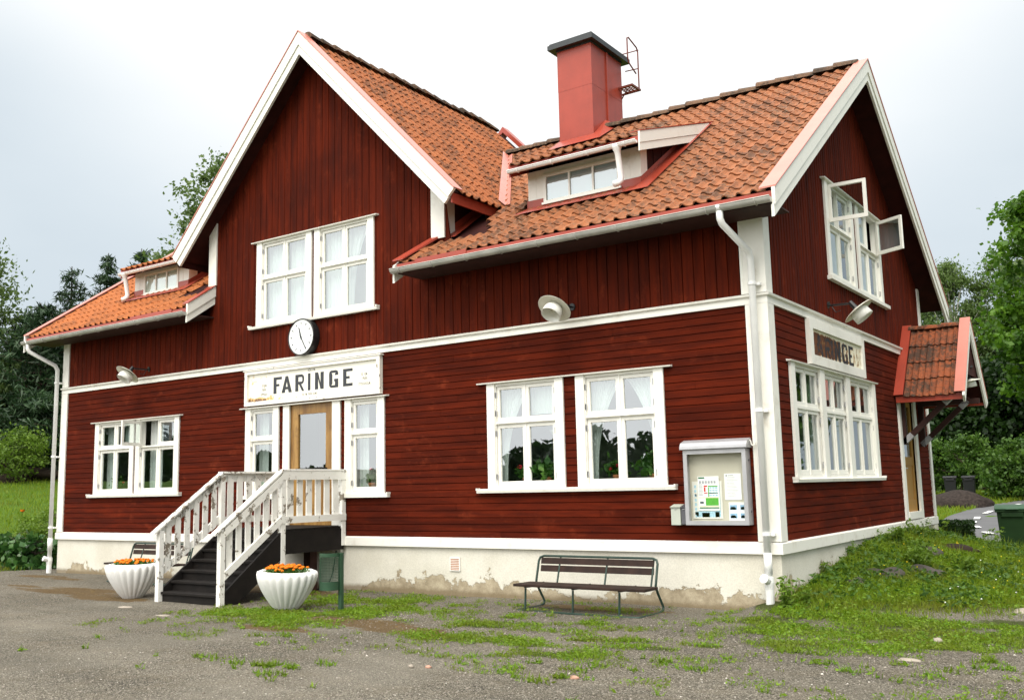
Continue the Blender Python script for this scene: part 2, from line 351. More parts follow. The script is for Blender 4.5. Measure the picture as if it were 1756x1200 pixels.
class MB:
    def __init__(s, Mx=None): s.v = []; s.f = []; s.mi = []; s.M = Mx; s.k = 0
    def add(s, vs, fs):
        b = len(s.v)
        s.v += [(s.M @ Vector(p)) if s.M else Vector(p) for p in vs]
        s.f += [tuple(i+b for i in f) for f in fs]; s.mi += [s.k]*len(fs)
    def box(s, a0, a1, b0, b1, c0, c1):
        s.add([(a0, b0, c0), (a1, b0, c0), (a1, b1, c0), (a0, b1, c0), (a0, b0, c1), (a1, b0, c1), (a1, b1, c1), (a0, b1, c1)],
              [(0, 3, 2, 1), (4, 5, 6, 7), (0, 1, 5, 4), (1, 2, 6, 5), (2, 3, 7, 6), (3, 0, 4, 7)]); return s
    def prism(s, poly, c0, c1):            # polygon in the first two axes, extruded along the third
        n = len(poly)
        s.add([(*p, c0) for p in poly] + [(*p, c1) for p in poly],
              [tuple(range(n))[::-1], tuple(range(n, 2*n))] + [(i, (i+1) % n, n+(i+1) % n, n+i) for i in range(n)]); return s
    def hexa(s, p):                        # eight corners: bottom ring 0-3, top ring 4-7
        s.add(p, [(0, 3, 2, 1), (4, 5, 6, 7), (0, 1, 5, 4), (1, 2, 6, 5), (2, 3, 7, 6), (3, 0, 4, 7)]); return s
    def beam(s, a, b, wd, ht, upv=(0, 0, 1)):
        a = Vector(a); b = Vector(b); d = (b-a).normalized(); side = d.cross(Vector(upv)).normalized(); u = side.cross(d)
        q = [side*x*wd/2 + u*y*ht/2 for x, y in ((-1, -1), (1, -1), (1, 1), (-1, 1))]
        s.add([a+i for i in q]+[b+i for i in q], [(0, 1, 2, 3), (7, 6, 5, 4), (0, 4, 5, 1), (1, 5, 6, 2), (2, 6, 7, 3), (3, 7, 4, 0)]); return s
    def tube(s, path, r, n=8, caps=True):
        P = [Vector(p) for p in path]; rs = r if isinstance(r, (list, tuple)) else [r]*len(P); vs = []; fs = []
        t0 = (P[1]-P[0]).normalized(); ref = Vector((0, 0, 1)) if abs(t0.z) < .9 else Vector((1, 0, 0))
        nrm = t0.cross(ref).normalized()
        for i, p in enumerate(P):
            t = ((P[min(i+1, len(P)-1)]-p).normalized() + (p-P[max(i-1, 0)]).normalized())
            t = t.normalized() if t.length > 1e-6 else t0
            nrm = (nrm - t*nrm.dot(t)).normalized(); bn = t.cross(nrm)
            vs += [p + (nrm*math.cos(2*math.pi*k/n) + bn*math.sin(2*math.pi*k/n))*rs[i] for k in range(n)]
        for i in range(len(P)-1):
            for k in range(n): fs.append((i*n+k, i*n+(k+1) % n, (i+1)*n+(k+1) % n, (i+1)*n+k))
        if caps: fs += [tuple(range(n))[::-1], tuple(range((len(P)-1)*n, len(P)*n))]
        s.add(vs, fs); return s
    def lathe(s, prof, n=24, c=(0, 0, 0), fn=None):   # profile of (radius, height) about the third axis
        vs = []; fs = []
        for r, h in prof:
            for k in range(n):
                a = 2*math.pi*k/n; q = r*(fn(a, h) if fn else 1)
                vs.append((c[0]+q*math.cos(a), c[1]+q*math.sin(a), c[2]+h))
        for i in range(len(prof)-1):
            for k in range(n): fs.append((i*n+k, i*n+(k+1) % n, (i+1)*n+(k+1) % n, (i+1)*n+k))
        s.add(vs, fs); return s
    def build(s, name, mats, parent=None, smooth=False, at=None, bevel=0):
        at = Vector(at) if at else org(parent)
        me = bpy.data.meshes.new(name); me.from_pydata([tuple(v-at) for v in s.v], [], s.f)
        for m in (mats if isinstance(mats, list) else [mats]): me.materials.append(M[m] if isinstance(m, str) else m)
        me.polygons.foreach_set('material_index', s.mi)
        if smooth: me.polygons.foreach_set('use_smooth', [True]*len(s.f))
        bm = bmesh.new(); bm.from_mesh(me); bmesh.ops.recalc_face_normals(bm, faces=bm.faces); bm.to_mesh(me); bm.free()
        o = link(me, name, parent, at)
        if bevel:
            b = o.modifiers.new('bevel', 'BEVEL'); b.width = bevel; b.segments = 2; b.limit_method = 'ANGLE'
        return o
def bx(name, mat, parent, *b, Mx=None, bevel=0): return MB(Mx).box(*b).build(name, mat, parent, bevel=bevel)
def raw(name, V, Fc, mat, parent=None, at=None, smooth=False):     # numpy: V (n,3), Fc (m,k)
    at = Vector(at) if at else org(parent)
    V = np.asarray(V, np.float32) - np.array(at, np.float32); Fc = np.asarray(Fc, np.int32); k = Fc.shape[1]
    me = bpy.data.meshes.new(name); me.vertices.add(len(V)); me.vertices.foreach_set('co', V.ravel())
    me.loops.add(Fc.size); me.loops.foreach_set('vertex_index', Fc.ravel())
    me.polygons.add(len(Fc)); me.polygons.foreach_set('loop_start', np.arange(0, Fc.size, k, dtype=np.int32))
    me.polygons.foreach_set('loop_total', np.full(len(Fc), k, np.int32))
    if smooth: me.polygons.foreach_set('use_smooth', np.ones(len(Fc), bool))
    me.materials.append(M[mat]); me.update(calc_edges=True); me.validate()
    return link(me, name, parent, at)
def quads_to_faces(n, k=4): return np.arange(n*k, dtype=np.int32).reshape(n, k)
def text(name, body, size, Mx, mat, parent, sx=1., off=0., align='CENTER', space=1.):
    c = bpy.data.curves.new(name, 'FONT'); c.body = body; c.size = size; c.align_x = align; c.align_y = 'CENTER'; c.offset = off
    c.space_character = space; c.resolution_u = 4
    o = bpy.data.objects.new(name, c); COL.objects.link(o)
    bpy.context.view_layer.update()
    me = bpy.data.meshes.new_from_object(o.evaluated_get(bpy.context.evaluated_depsgraph_get()))
    bpy.data.objects.remove(o)
    at = org(parent); me.transform(Matrix.Scale(sx, 4, (1, 0, 0))); me.transform(Mx); me.transform(Matrix.Translation(-at))
    me.name = name; me.materials.clear(); me.materials.append(M[mat]); return link(me, name, parent, at)

# ------------------------------------------------------------------ ground
def sstep(x, a, b):
    t = np.clip((x-a)/(b-a), 0, 1); return t*t*(3-2*t)
def vnoise(x, y, s, seed=0):
    x = np.asarray(x, float)/s + seed*17.3; y = np.asarray(y, float)/s - seed*9.1
    xi = np.floor(x); yi = np.floor(y); fx = x-xi; fy = y-yi; fx = fx*fx*(3-2*fx); fy = fy*fy*(3-2*fy)
    h = lambda a, b: np.modf(np.abs(np.sin(a*127.1+b*311.7+seed*3.7)*43758.5453))[0]
    return (h(xi, yi)*(1-fx)+h(xi+1, yi)*fx)*(1-fy)+(h(xi, yi+1)*(1-fx)+h(xi+1, yi+1)*fx)*fy
def left_t(x, y): return -(x+17.5)*.877 + y*.48 - 1.0
def bank(x, y):
    ye = y - .25*np.maximum(x, 0)
    b = np.interp(ye, [-2.2, -1.2, -.4, .4, 1.8, 3.6, 4.9, 6.3, 7.3, 9.6], [0, .015, .09, .22, .40, .61, .69, .69, .58, -.05])
    return b*sstep(x, -.75, -.05)*np.clip(1-.32*(x-.3), .3, 1)*(1-sstep(x, 6, 12))
def gz(x, y):
    x = np.asarray(x, float); y = np.asarray(y, float)
    z = -.75 + bank(x, y) + (vnoise(x, y, 1.7, 1)-.5)*.035 + (vnoise(x, y, .45, 2)-.5)*.012
    z = z + np.clip(.165*np.maximum(left_t(x, y), 0), 0, 2.6)*sstep(-x, 12.5, 19) + .66*sstep(y, 29, 46)*(1-sstep(x, 10, 30)) + np.clip((y-52)*.02, 0, 1.5)
    return z
WEEDS = [  # x, y, rx, ry, density
 (-6.9,-3.1,.75,.5,1),(-6.0,-3.0,.75,.75,1),(-5.4,-3.5,.7,.45,.9),(-5.3,-2.3,.8,.7,.9),(-5.0,-1.65,.5,.35,.8),(-5.8,-1.0,.8,.6,.8),(-6.9,-1.3,.8,.6,.7),(-4.1,-1.9,.5,.25,.5),(-3.65,-1.95,.4,.25,.4),
 (-3.0,-3.5,.4,.22,1),(-2.7,-3.4,.75,.33,1.1),(-2.1,-3.3,.55,.25,1),(-2.9,-2.5,.6,.25,.9),(-3.05,-1.75,.38,.3,.8),(-3.6,-2.1,.5,.3,.5),
 (-1.6,-3.45,.4,.2,1),(-1.05,-3.9,.5,.22,1),(-.75,-3.75,.35,.2,.9),(-1.2,-2.95,.35,.2,.9),(-.85,-2.8,.45,.18,.8),(-1.2,-2.15,.3,.2,.6),(-1.76,-1.86,.3,.15,.9),(-.3,-3.15,.45,.18,.9),(.12,-2.75,.4,.18,.7),(-.14,-3.9,.3,.12,.5),(-2.0,-4.5,.4,.15,.5),(-2.4,-4.4,.3,.15,.5),
 (.5,-1.25,.6,.5,1),(1.3,-1.2,.8,.55,1),(2.1,-1.0,.8,.6,1),(2.9,-.8,.7,.6,1),(1.5,-.4,1.3,.5,1),(2.8,0,.8,.5,1),(.4,-.5,.4,.4,1),(.05,-.95,.35,.3,1),(-1.9,-2.6,.5,.2,.6),(-2.4,-2.2,.4,.2,.5),(-4.9,-3.9,.5,.25,.6),(-4.6,-1.1,.25,.15,.5),(-3.6,-.8,.3,.12,.4),(-2.6,-.7,.5,.15,.35),(-1.5,-4.15,.2,.1,.7),(-.5,-1.0,.4,.25,.6),(.9,-2.2,.9,.5,.8),(1.6,-2.0,.7,.35,.9),(2.2,-1.7,.6,.3,.9),(2.7,-1.2,.6,.4,.9),(.3,-1.6,.5,.4,.9)]
TUFTS = [(-1.05,-4.62),(-.9,-4.88),(-.46,-5.07),(-.37,-4.81),(-.42,-4.47),(-.31,-4.24),(-1.65,-4.33),(-3.56,-5.83),(-4.17,-5.76),(-3.26,-5.8),(-3.12,-5.72),(-2.83,-5.74),(-2.79,-6.06),(-3.91,-5.76),(.92,-2.74),(1.05,-2.73),(1.32,-2.77),(1.5,-3.22),(1.43,-2.48),(1.84,-3.49),(2.15,-2.94),(2.41,-3.42),(2.57,-3.11),(2.71,-2.79),(2.79,-2.44),(2.94,-2.77),(.12,-3.78),(-.7,-2.79),(-4.5,-4.3),(-4.85,-4.45),(-2.68,-5.43),(-3.08,-5.82),(.6,-4.03)]
BROWN = [(-12.3,-2.45,2.0,.28),(-12.2,-2.05,1.6,.25),(-10.6,-2.75,1.4,.3),(-16.2,-.75,1.2,.25),(-14.3,-2.15,.9,.15),(-14.9,-.95,.9,.15),(-4.6,-3.0,1.2,.4),(-3.7,-3.2,.9,.35),(-5.2,-3.9,.8,.25),(-2.4,-.6,1.4,.3),(-9,-.7,2.2,.6)]
def weed_mask(x, y):
    m = np.zeros_like(x)
    for a, b, rx, ry, d in WEEDS:
        m = np.maximum(m, d*(1.35-np.sqrt(((x-a)/rx)**2+((y-b)/ry)**2)))
    return np.clip(m, 0, 1)
def grass_mask(x, y):
    g = np.clip((bank(x, y)-.03)*9, 0, 1)*(x > -.6)
    g = np.maximum(g, sstep(left_t(x, y), -.45, .15)*(x < -16))
    g = np.maximum(g, sstep(y, 9.5, 11)*(x > -1) + sstep(y, 9.4, 10))
    g = np.maximum(g, sstep(-y, 24, 28)); g = np.maximum(g, sstep(x, 14, 18))
    return np.clip(g, 0, 1)
def axis(parts):
    a = []
    for lo, hi, st in parts: a += list(np.arange(lo, hi, st))
    return np.array(sorted(set(np.round(a + [parts[-1][1]], 4))))
gx = axis([(-500, -100, 50), (-100, -40, 6), (-40, -20, 1.2), (-20, 5, .14), (5, 12, .8), (12, 60, 6), (60, 500, 55)])
gy = axis([(-500, -100, 50), (-100, -20, 8), (-20, -9, .8), (-9, 3, .14), (3, 12, .3), (12, 60, 1.6), (60, 120, 8), (120, 700, 60)])
GX, GY = np.meshgrid(gx, gy); GZ = gz(GX, GY); nx, ny = len(gx), len(gy)
ii = np.arange(nx*ny).reshape(ny, nx)
gf = np.stack([ii[:-1, :-1], ii[:-1, 1:], ii[1:, 1:], ii[1:, :-1]], -1).reshape(-1, 4)
ground = raw('ground', np.stack([GX, GY, GZ], -1).reshape(-1, 3), gf, 'ground', smooth=True)
tag(ground, kind='structure')
gm = np.maximum(grass_mask(GX, GY), weed_mask(GX, GY)*.75)
br = np.zeros_like(GX)
for a, b, rx, ry in BROWN: br = np.maximum(br, 1.3-np.sqrt(((GX-a)/rx)**2+((GY-b)/ry)**2))
br = np.clip(br, 0, 1); fr_ = np.clip(np.maximum(sstep(GY, 12, 16), np.maximum(sstep(left_t(GX, GY), 2, 4)*(GX < -16), sstep(-GY, 26, 32))), 0, 1)
ca = ground.data.color_attributes.new('zones', 'FLOAT_COLOR', 'POINT')
ca.data.foreach_set('color', np.stack([gm, br, fr_, np.ones_like(gm)], -1).astype(np.float32).ravel())

# road: a ribbon curving past behind the house
RC = [(9, 8.5), (4.5, 12), (1.4, 15.2), (-.33, 18.3), (-1.33, 21.9), (-2.08, 25.1), (-2.73, 29.65), (-3.0, 33), (-2.2, 38), (1, 43.5), (8, 48), (20, 52), (40, 56)]
def spline(P, n):
    P = np.array(P, float); t = np.linspace(0, len(P)-1.001, n); i = t.astype(int); f = (t-i)[:, None]
    g = lambda k: P[np.clip(i+k, 0, len(P)-1)]
    return .5*(2*g(0)+(g(1)-g(-1))*f+(2*g(-1)-5*g(0)+4*g(1)-g(2))*f**2+(3*g(0)-g(-1)-3*g(1)+g(2))*f**3)
def ribbon(P, half, lift, ncross=6, off=0.):
    d = np.gradient(P, axis=0); d /= np.linalg.norm(d, axis=1)[:, None]; nrm = np.stack([-d[:, 1], d[:, 0]], -1)
    hw = np.linspace(-half, half, ncross)+off; X = P[:, None, :] + nrm[:, None, :]*hw[None, :, None]
    Z = gz(X[..., 0], X[..., 1]) + lift
    V = np.concatenate([X, Z[..., None]], -1).reshape(-1, 3); k = np.arange(len(P)*ncross).reshape(len(P), ncross)
    return V, np.stack([k[:-1, :-1], k[:-1, 1:], k[1:, 1:], k[1:, :-1]], -1).reshape(-1, 4)

# ------------------------------------------------------------------ the station building
L, W, HB = 16.88, 9.2, 3.3                     # length, depth, belt height; z = 0 is the underside of the water table
EZ, SL, EY = 4.62, .688, -.6                   # eave height and slope of the main roof, eave line
RY, RZ = 4.6, 8.2
GXC, GZ_, GS, GH = -8.63, 9.47, 1.03, 3.6      # cross gable: ridge x, ridge z, slope, half width
B = thing('station_building', (-8.4, 4.6, -.75), 'red painted wooden railway station with white trim and orange tiled roofs', 'building')
roofz = lambda y: EZ + SL*(y-EY) if y < RY else RZ - SL*(y-RY)
gabz = lambda x: GZ_ - GS*abs(x-GXC)
def subtract(rects, hole):
    out = []; hx0, hx1, hz0, hz1 = hole
    for x0, x1, z0, z1 in rects:
        if hx0 >= x1 or hx1 <= x0 or hz0 >= z1 or hz1 <= z0: out.append((x0, x1, z0, z1)); continue
        if x0 < hx0: out.append((x0, hx0, z0, z1))
        if x1 > hx1: out.append((hx1, x1, z0, z1))
        a, b = max(x0, hx0), min(x1, hx1)
        if z0 < hz0: out.append((a, b, z0, hz0))
        if z1 > hz1: out.append((a, b, hz1, z1))
    return out
def boards_level(name, mat, base, u0, u1, v0, v1, pitch, holes, seg=(2.4, 4.6)):
    mb = MB(base); v = v0
    while v < v1-1e-4:
        va = v; vb = min(v+pitch, v1); v = vb; cuts = [u0]
        while cuts[-1] < u1: cuts.append(min(u1, cuts[-1]+random.uniform(*seg)))
        for a, b in zip(cuts[:-1], cuts[1:]):
            rs = [(a+.0028, b-.0028, va, vb)]
            for h in holes: rs = subtract(rs, h)
            for x0, x1, z0, z1 in rs:
                if x1-x0 < .01: continue
                gl = .008 if abs(z0-va) < 1e-6 else 0; gt = .004 if abs(z1-vb) < 1e-6 else 0
                j = random.uniform(-.0015, .0015)
                mb.add([(x0, z0, -.016), (x1, z0, -.016), (x1, z0+gl, .004+j), (x0, z0+gl, .004+j), (x0, z1-gt, j), (x1, z1-gt, j), (x1, z1, -.016), (x0, z1, -.016)],
                       [(0, 1, 2, 3), (3, 2, 5, 4), (4, 5, 6, 7)])
    rs = [(u0, u1, v0, v1)]
    for h in holes: rs = subtract(rs, h)
    for x0, x1, z0, z1 in rs: mb.add([(x0, z0, -.014), (x1, z0, -.014), (x1, z1, -.014), (x0, z1, -.014)], [(0, 1, 2, 3)])
    return mb.build(name, mat, B)
def boards_upright(name, mat, base, u0, u1, v0, top, pitch, holes, groove=.007, jit=.0):
    mb = MB(base); u = u0
    while u < u1-1e-4:
        wd = pitch*(1+random.uniform(-jit, jit)); a = u; b = min(u+wd, u1); u = b
        rs = [(a, b, v0, 1e3)]
        for h in holes: rs = subtract(rs, h)
        for x0, x1, z0, z1 in rs:
            t0, t1 = (min(z1, top(x0)), min(z1, top(x1)))
            if max(t0, t1) <= z0 + .01: continue
            ga = groove if abs(x0-a) < 1e-6 else 0; gb = groove if abs(x1-b) < 1e-6 else 0; j = random.uniform(-.002, .002)
            mb.add([(x0, z0, -.018), (x0+ga, z0, j), (x1-gb, z0, j), (x1, z0, -.018), (x0, t0, -.018), (x0+ga, t0, j), (x1-gb, t1, j), (x1, t1, -.018)],
                   [(0, 1, 5, 4), (1, 2, 6, 5), (2, 3, 7, 6)])
            mb.add([(x0-.001, z0, -.016), (x1+.001, z0, -.016), (x1+.001, t1, -.016), (x0-.001, t0, -.016)], [(0, 1, 2, 3)])
    return mb.build(name, mat, B)

CW = .15                                        # casing width
WINF = {  # front: x0, x1, z0, z1, transom, columns
 'wl1': (-15.50, -14.05, .97, 2.54, 1.95, 2), 'wl2': (-13.98, -12.51, .97, 2.54, 1.95, 2),
 'sl1': (-10.45, -9.51, .88, 2.535, 1.92, 1), 'sl2': (-7.79, -6.85, .88, 2.535, 1.92, 1),
 'wr1': (-4.65, -3.22, .91, 2.565, 1.93, 2), 'wr2': (-3.0, -1.55, .91, 2.565, 1.93, 2),
 'up1': (-10.19, -8.66, 4.13, 5.78, 5.04, 2), 'up2': (-8.59, -7.085, 4.13, 5.78, 5.04, 2)}
WINS = {'su1': (2.90, 4.47, 4.15, 5.74, 5.04, 2), 'su2': (4.66, 6.22, 4.15, 5.74, 5.04, 2)}
hole = lambda w: (w[0]+CW-.03, w[1]-CW+.03, w[2]+.01, w[3]-.01)
DOORH = (-9.26, -8.06, .30, 2.55); TRI = (.86, 4.88, .96, 2.56); DOOR2 = (6.80, 7.85, .2, 2.45)
hf = [hole(w) for k, w in WINF.items() if not k.startswith('up')] + [DOORH]
boards_level('lower_wall', 'red_h', FRONT, -L+.2, -.28, .14, HB, .1095, hf)
boards_upright('upper_wall', 'red_v', FRONT, -L+.2, -.28, HB+.1, lambda x: max(roofz(0)-.16, gabz(x)-.16 if -11.66 < x < -5.5 else 0), .172, [hole(w) for k, w in WINF.items() if k.startswith('up')], .009, .04)
boards_level('lower_gable_wall', 'red_s', SIDE, .2, W-.14, .14, HB, .1095, [(TRI[0]-.0, TRI[1], TRI[2], TRI[3]), DOOR2])
boards_upright('upper_gable_wall', 'red_sv', SIDE, .2, W-.14, HB+.1, lambda y: roofz(y)-.17, .118, [hole(w) for w in WINS.values()], .016)
bk = MB(); bk.box(-L, -L+.02, .02, W, 0, 4.9); bk.prism([(-L, 0), (-L, 1)], 0, 0) if False else None
bk.add([(-L, 0, 4.9), (-L, W, 4.9), (-L, RY, RZ-.2)], [(0, 1, 2)]); bk.box(-L, 0, W-.02, W, 0, 4.9); bk.build('rear_wall', 'red_shade', B)
# cheeks of the cross gable above the main roof
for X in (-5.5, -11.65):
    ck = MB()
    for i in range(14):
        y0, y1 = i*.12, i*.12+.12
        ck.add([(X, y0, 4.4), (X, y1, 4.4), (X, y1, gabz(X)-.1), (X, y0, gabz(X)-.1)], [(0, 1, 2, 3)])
    ck.build('gable_cheek', 'red_shade', B)
ck = MB(); ck.box(-11.6, -5.55, 6.1, 6.14, 6.2, 6.6); ck.add([(-11.6, 6.14, 6.6), (-5.55, 6.14, 6.6), (GXC, 6.14, GZ_-.15)], [(0, 1, 2)]); ck.build('rear_gable_wall', 'red_shade', B)
# plinth with its vent, water table, belt course, corner boards
pl = MB(); pl.box(-L+.0, 0, .005, .25, -1.3, .0); pl.box(-.25, -.005, .25, W, -1.3, .0); pl.box(-L, -L+.25, .25, W, -1.3, 0)
pl.box(-.005-.05, .035, W-.35, W+.02, -1.3, .0)
pl.build('plinth', 'plaster', B)
vt = MB(FRONT); vt.box(-5.46, -5.25, -.37, -.155, .0, .015)
vt = vt.build('wall_vent', 'white2', B); lv = MB(FRONT)
for i in range(7): lv.box(-5.44, -5.27, -.352+i*.027, -.340+i*.027, .0152, .018)
lv.build('louvre', 'terracotta', vt)
wt = MB(); wt.prism([(0, 0), (-.035, 0), (-.035, .135), (-.0, .16)], 0, 1) if False else None
def course(mb, prof, u0, u1, v0, v1):            # moulding along the front and the gable, mitred at the corner; prof of (out, z)
    n = len(prof)
    A = [(u0, -o, z) for o, z in prof]; C = [(o, -o, z) for o, z in prof]; D = [(o, v1, z) for o, z in prof]
    mb.add(A+C+D, [(i, i+1, n+i+1, n+i) for i in range(n-1)] + [(n+i, n+i+1, 2*n+i+1, 2*n+i) for i in range(n-1)] + [tuple(range(n))[::-1], tuple(range(2*n, 3*n))])
wt = MB(); course(wt, [(-.02, .0), (.045, -.002), (.045, .135), (-.02, .165)], -L-.04, 0, 0, W+.04); wt.build('water_table', 'white2', B)
be = MB(); course(be, [(-.02, HB), (.032, HB), (.032, HB+.085), (.065, HB+.10), (.072, HB+.13), (-.02, HB+.15)], -L-.03, 0, 0, W+.03); be.build('belt_course', 'white2', B)
def corner(x, side):
    for nm, z0, z1, o in (('corner_board', .16, HB-.002, .030), ('corner_board', HB+.148, 4.62, .026)):
        mb = MB()
        if side == 'R':
            mb.box(-.285, .0, -o, .002, z0, z1); mb.box(.0, o, -o, .205, z0, z1); mb.box(-.325, -.285, -o-.006, .002, z0, z1) if z0 > 1 else None
        else: mb.box(-L-.03, -L+.21, -o, .002, z0, z1); mb.box(-L-.03, -L, .002, .2, z0, z1)
        mb.build(nm, 'white2', B)
corner(0, 'R'); corner(0, 'L')
MB().box(-.1, .028, W-.14, W+.028, .16, HB-.002).build('corner_board', 'white2', B); MB().box(-.1, .026, W-.14, W+.026, HB+.148, 4.9).build('corner_board', 'white2', B)
MB().box(-11.66, -11.43, -.03, .1, 5.12, 6.45).build('corner_board', 'white2', B)
MB().box(-5.76, -5.47, -.03, .0, 5.12, 6.1).box(-5.5, -5.47, .0, .26, 5.1, 6.1).build('corner_board', 'white2', B)

# --- windows
def rect_frame(mb, u0, u1, v0, v1, t, w0, w1, tb=None):
    tb = tb or t
    mb.box(u0, u0+t, v0, v1, w0, w1); mb.box(u1-t, u1, v0, v1, w0, w1); mb.box(u0+t, u1-t, v0, v0+tb, w0, w1); mb.box(u0+t, u1-t, v1-t, v1, w0, w1)
def glaze(Mx, u0, u1, v0, v1, w_, parent, mat='glass'):
    mb = MB(Mx); mb.add([(u0, v0, w_), (u1, v0, w_), (u1, v1, w_), (u0, v1, w_)], [(0, 1, 2, 3)]); return mb.build('pane', mat, parent)
def sash(parent, base, u0, u1, v0, v1, ang=0, hinge='L', wz=-.05, hinges=True, depth=.036):
    Mx = base
    if ang:
        hu = u0 if hinge == 'L' else u1
        Mx = base @ Matrix.Translation((hu, 0, .02)) @ Matrix.Rotation(R(-ang if hinge == 'L' else ang), 4, 'Y') @ Matrix.Translation((-hu, 0, -wz-depth))
    mb = MB(Mx); rect_frame(mb, u0+.004, u1-.004, v0+.004, v1-.004, .052, wz, wz+depth, .06)
    rect_frame(mb, u0+.05, u1-.05, v0+.058, v1-.05, .012, wz+.004, wz+depth-.012)
    s = mb.build('sash', 'white', parent)
    glaze(Mx, u0+.058, u1-.058, v0+.066, v1-.058, wz+.012, parent)
    if hinges:
        hu = u0 if hinge == 'L' else u1; hm = MB(base)
        for vv in ((v0+.14, v1-.14) if v1-v0 > .3 else ((v0+v1)/2,)): hm.box(hu-.014, hu+.012, vv-.045, vv+.045, .0, .012)
        hm.build('hinge', 'steelgrey', parent)
def curtain(parent, base, u0, u1, v0, v1, wz, shape='full', amp=.018, waves=9):
    nu, nv = 48, 14; V = []; 
    for j in range(nv+1):
        t = j/nv; v = v0+(v1-v0)*t
        if shape == 'left': a, b = u0, u0+(u1-u0)*(.16+.84*t**2.6)
        elif shape == 'right': a, b = u1-(u1-u0)*(.16+.84*t**2.6), u1
        else: a, b = u0, u1
        for i in range(nu+1):
            s_ = i/nu; V.append((a+(b-a)*s_, v, wz+amp*math.sin(s_*waves*6.283+.6*math.sin(3*t))*(.6+.4*math.sin(s_*17))))
    mb = MB(base); k = nu+1
    mb.add(V, [(j*k+i, j*k+i+1, (j+1)*k+i+1, (j+1)*k+i) for j in range(nv) for i in range(nu)])
    return mb.build('curtain', 'curtain', parent, smooth=True)
def window(wd, base, curt=(), openers={}, hl=None, casing=True, label=None):
    u0, u1, v0, v1, tr, cols = wd
    a, b = u0+CW, u1-CW
    fm = MB(base); t = .045
    rect_frame(fm, a-.03, b+.03, v0, v1, t, -.10, .012)
    fm.box(a-.03+t, b+.03-t, tr-.022, tr+.022, -.075, .006)
    if cols == 2: mid = (a+b)/2; fm.box(mid-.012, mid+.012, v0+t, v1-t, -.07, -.002)
    wobj = fm.build('window', 'white', B)
    if label: wobj['label'] = label
    if casing:
        for x0, x1 in ((u0, a), (b, u1)):
            bx('casing', 'white', wobj, x0, x1, v0-.0, v1, .0, .034, Mx=base)
    ins = t-.03
    us = [(a+ins, b-ins)] if cols == 1 else [(a+ins, (a+b)/2-.006), ((a+b)/2+.006, b-ins)]
    for r, (z0, z1) in enumerate(((v0+t, tr-.018), (tr+.018, v1-t))):
        for c, (x0, x1) in enumerate(us):
            op = openers.get((c, r), 0); sash(wobj, base, x0, x1, z0, z1, op, 'L' if c == 0 else 'R')
    bx('drip_strip', 'white', wobj, a+ins, b-ins, tr-.008, tr+.006, .006, .026, Mx=base)
    for c in curt:
        curtain(wobj, base, *c)
    return wobj
def head_sill(base, u0, u1, vh, vs, s0=None, s1=None):
    mb = MB(base); mb.add([(u0, vh, 0), (u1, vh, 0), (u1, vh, .075), (u0, vh, .075), (u0, vh+.03, 0), (u1, vh+.03, 0), (u1, vh+.018, .08), (u0, vh+.018, .08)],
           [(0, 3, 2, 1), (4, 5, 6, 7), (0, 1, 5, 4), (1, 2, 6, 5), (2, 3, 7, 6), (3, 0, 4, 7)]); mb.build('window_head', 'white2', B)
    if vs is not None:
        s0 = u0 if s0 is None else s0; s1 = u1 if s1 is None else s1
        mb = MB(base); mb.add([(s0, vs-.055, 0), (s1, vs-.055, 0), (s1, vs-.055, .075), (s0, vs-.055, .075), (s0, vs+.012, 0), (s1, vs+.012, 0), (s1, vs-.012, .085), (s0, vs-.012, .085)],
           [(0, 3, 2, 1), (4, 5, 6, 7), (0, 1, 5, 4), (1, 2, 6, 5), (2, 3, 7, 6), (3, 0, 4, 7)])
        mb.box(s0-.004, s0+.02, vs-.012, vs+.022, .0, .09); mb.box(s1-.02, s1+.004, vs-.012, vs+.022, .0, .09); mb.build('window_sill', 'white2', B)
head_sill(FRONT, -15.62, -12.42, 2.54, .965, -15.68, -12.40)
head_sill(FRONT, -10.575, -6.755, 2.535, None)
head_sill(FRONT, -4.82, -1.41, 2.565, .905, -4.85, -1.41)
head_sill(FRONT, -10.31, -6.98, 5.78, 4.13, -10.36, -6.97)
head_sill(FRONT, -7.9, -6.74, 2.50, .875) if False else None
for s0, s1 in ((-10.56, -9.42), (-7.89, -6.74)):
    mb = MB(FRONT); mb.box(s0, s1, .815, .882, 0, .075); mb.box(s1-.02, s1+.004, .86, .90, 0, .085); mb.build('window_sill', 'white2', B)
head_sill(SIDE, 2.80, 4.55, 5.74, None); head_sill(SIDE, 4.57, 6.33, 5.74, None)
mb = MB(SIDE); mb.box(2.84, 6.45, 4.09, 4.152, 0, .08); mb.build('window_sill', 'white2', B)
head_sill(SIDE, .64, 5.14, 2.575, .965, .62, 5.20)
c = lambda k, sh, wz=-.16, **q: None
def cur(wd, sh, wz=-.16, a=0., b=1., z0=None, amp=.018, waves=9):
    u0, u1, v0, v1, tr, cols = wd; x0 = u0+CW; x1 = u1-CW
    return (x0+(x1-x0)*a, x0+(x1-x0)*b, v0+.02 if z0 is None else z0, v1-.03, wz, sh, amp, waves)
w_ = WINF
window(w_['wl1'], FRONT, [cur(w_['wl1'], 'full', -.2, 0, .34, None, .012, 4), cur(w_['wl1'], 'full', -.22, .55, 1, 2.08)])
window(w_['wl2'], FRONT, [cur(w_['wl2'], 'full', -.2, .05, .42, None, .012, 4), cur(w_['wl2'], 'full', -.22, .66, .95, 2.12)], {(0, 1): 78}, label='window with its upper left sash swung open')
window(w_['sl1'], FRONT, [cur(w_['sl1'], 'full', -.2, 0, .42, None, .012, 3)]); window(w_['sl2'], FRONT, [cur(w_['sl2'], 'full', -.2, 0, .35, None, .012, 3)])
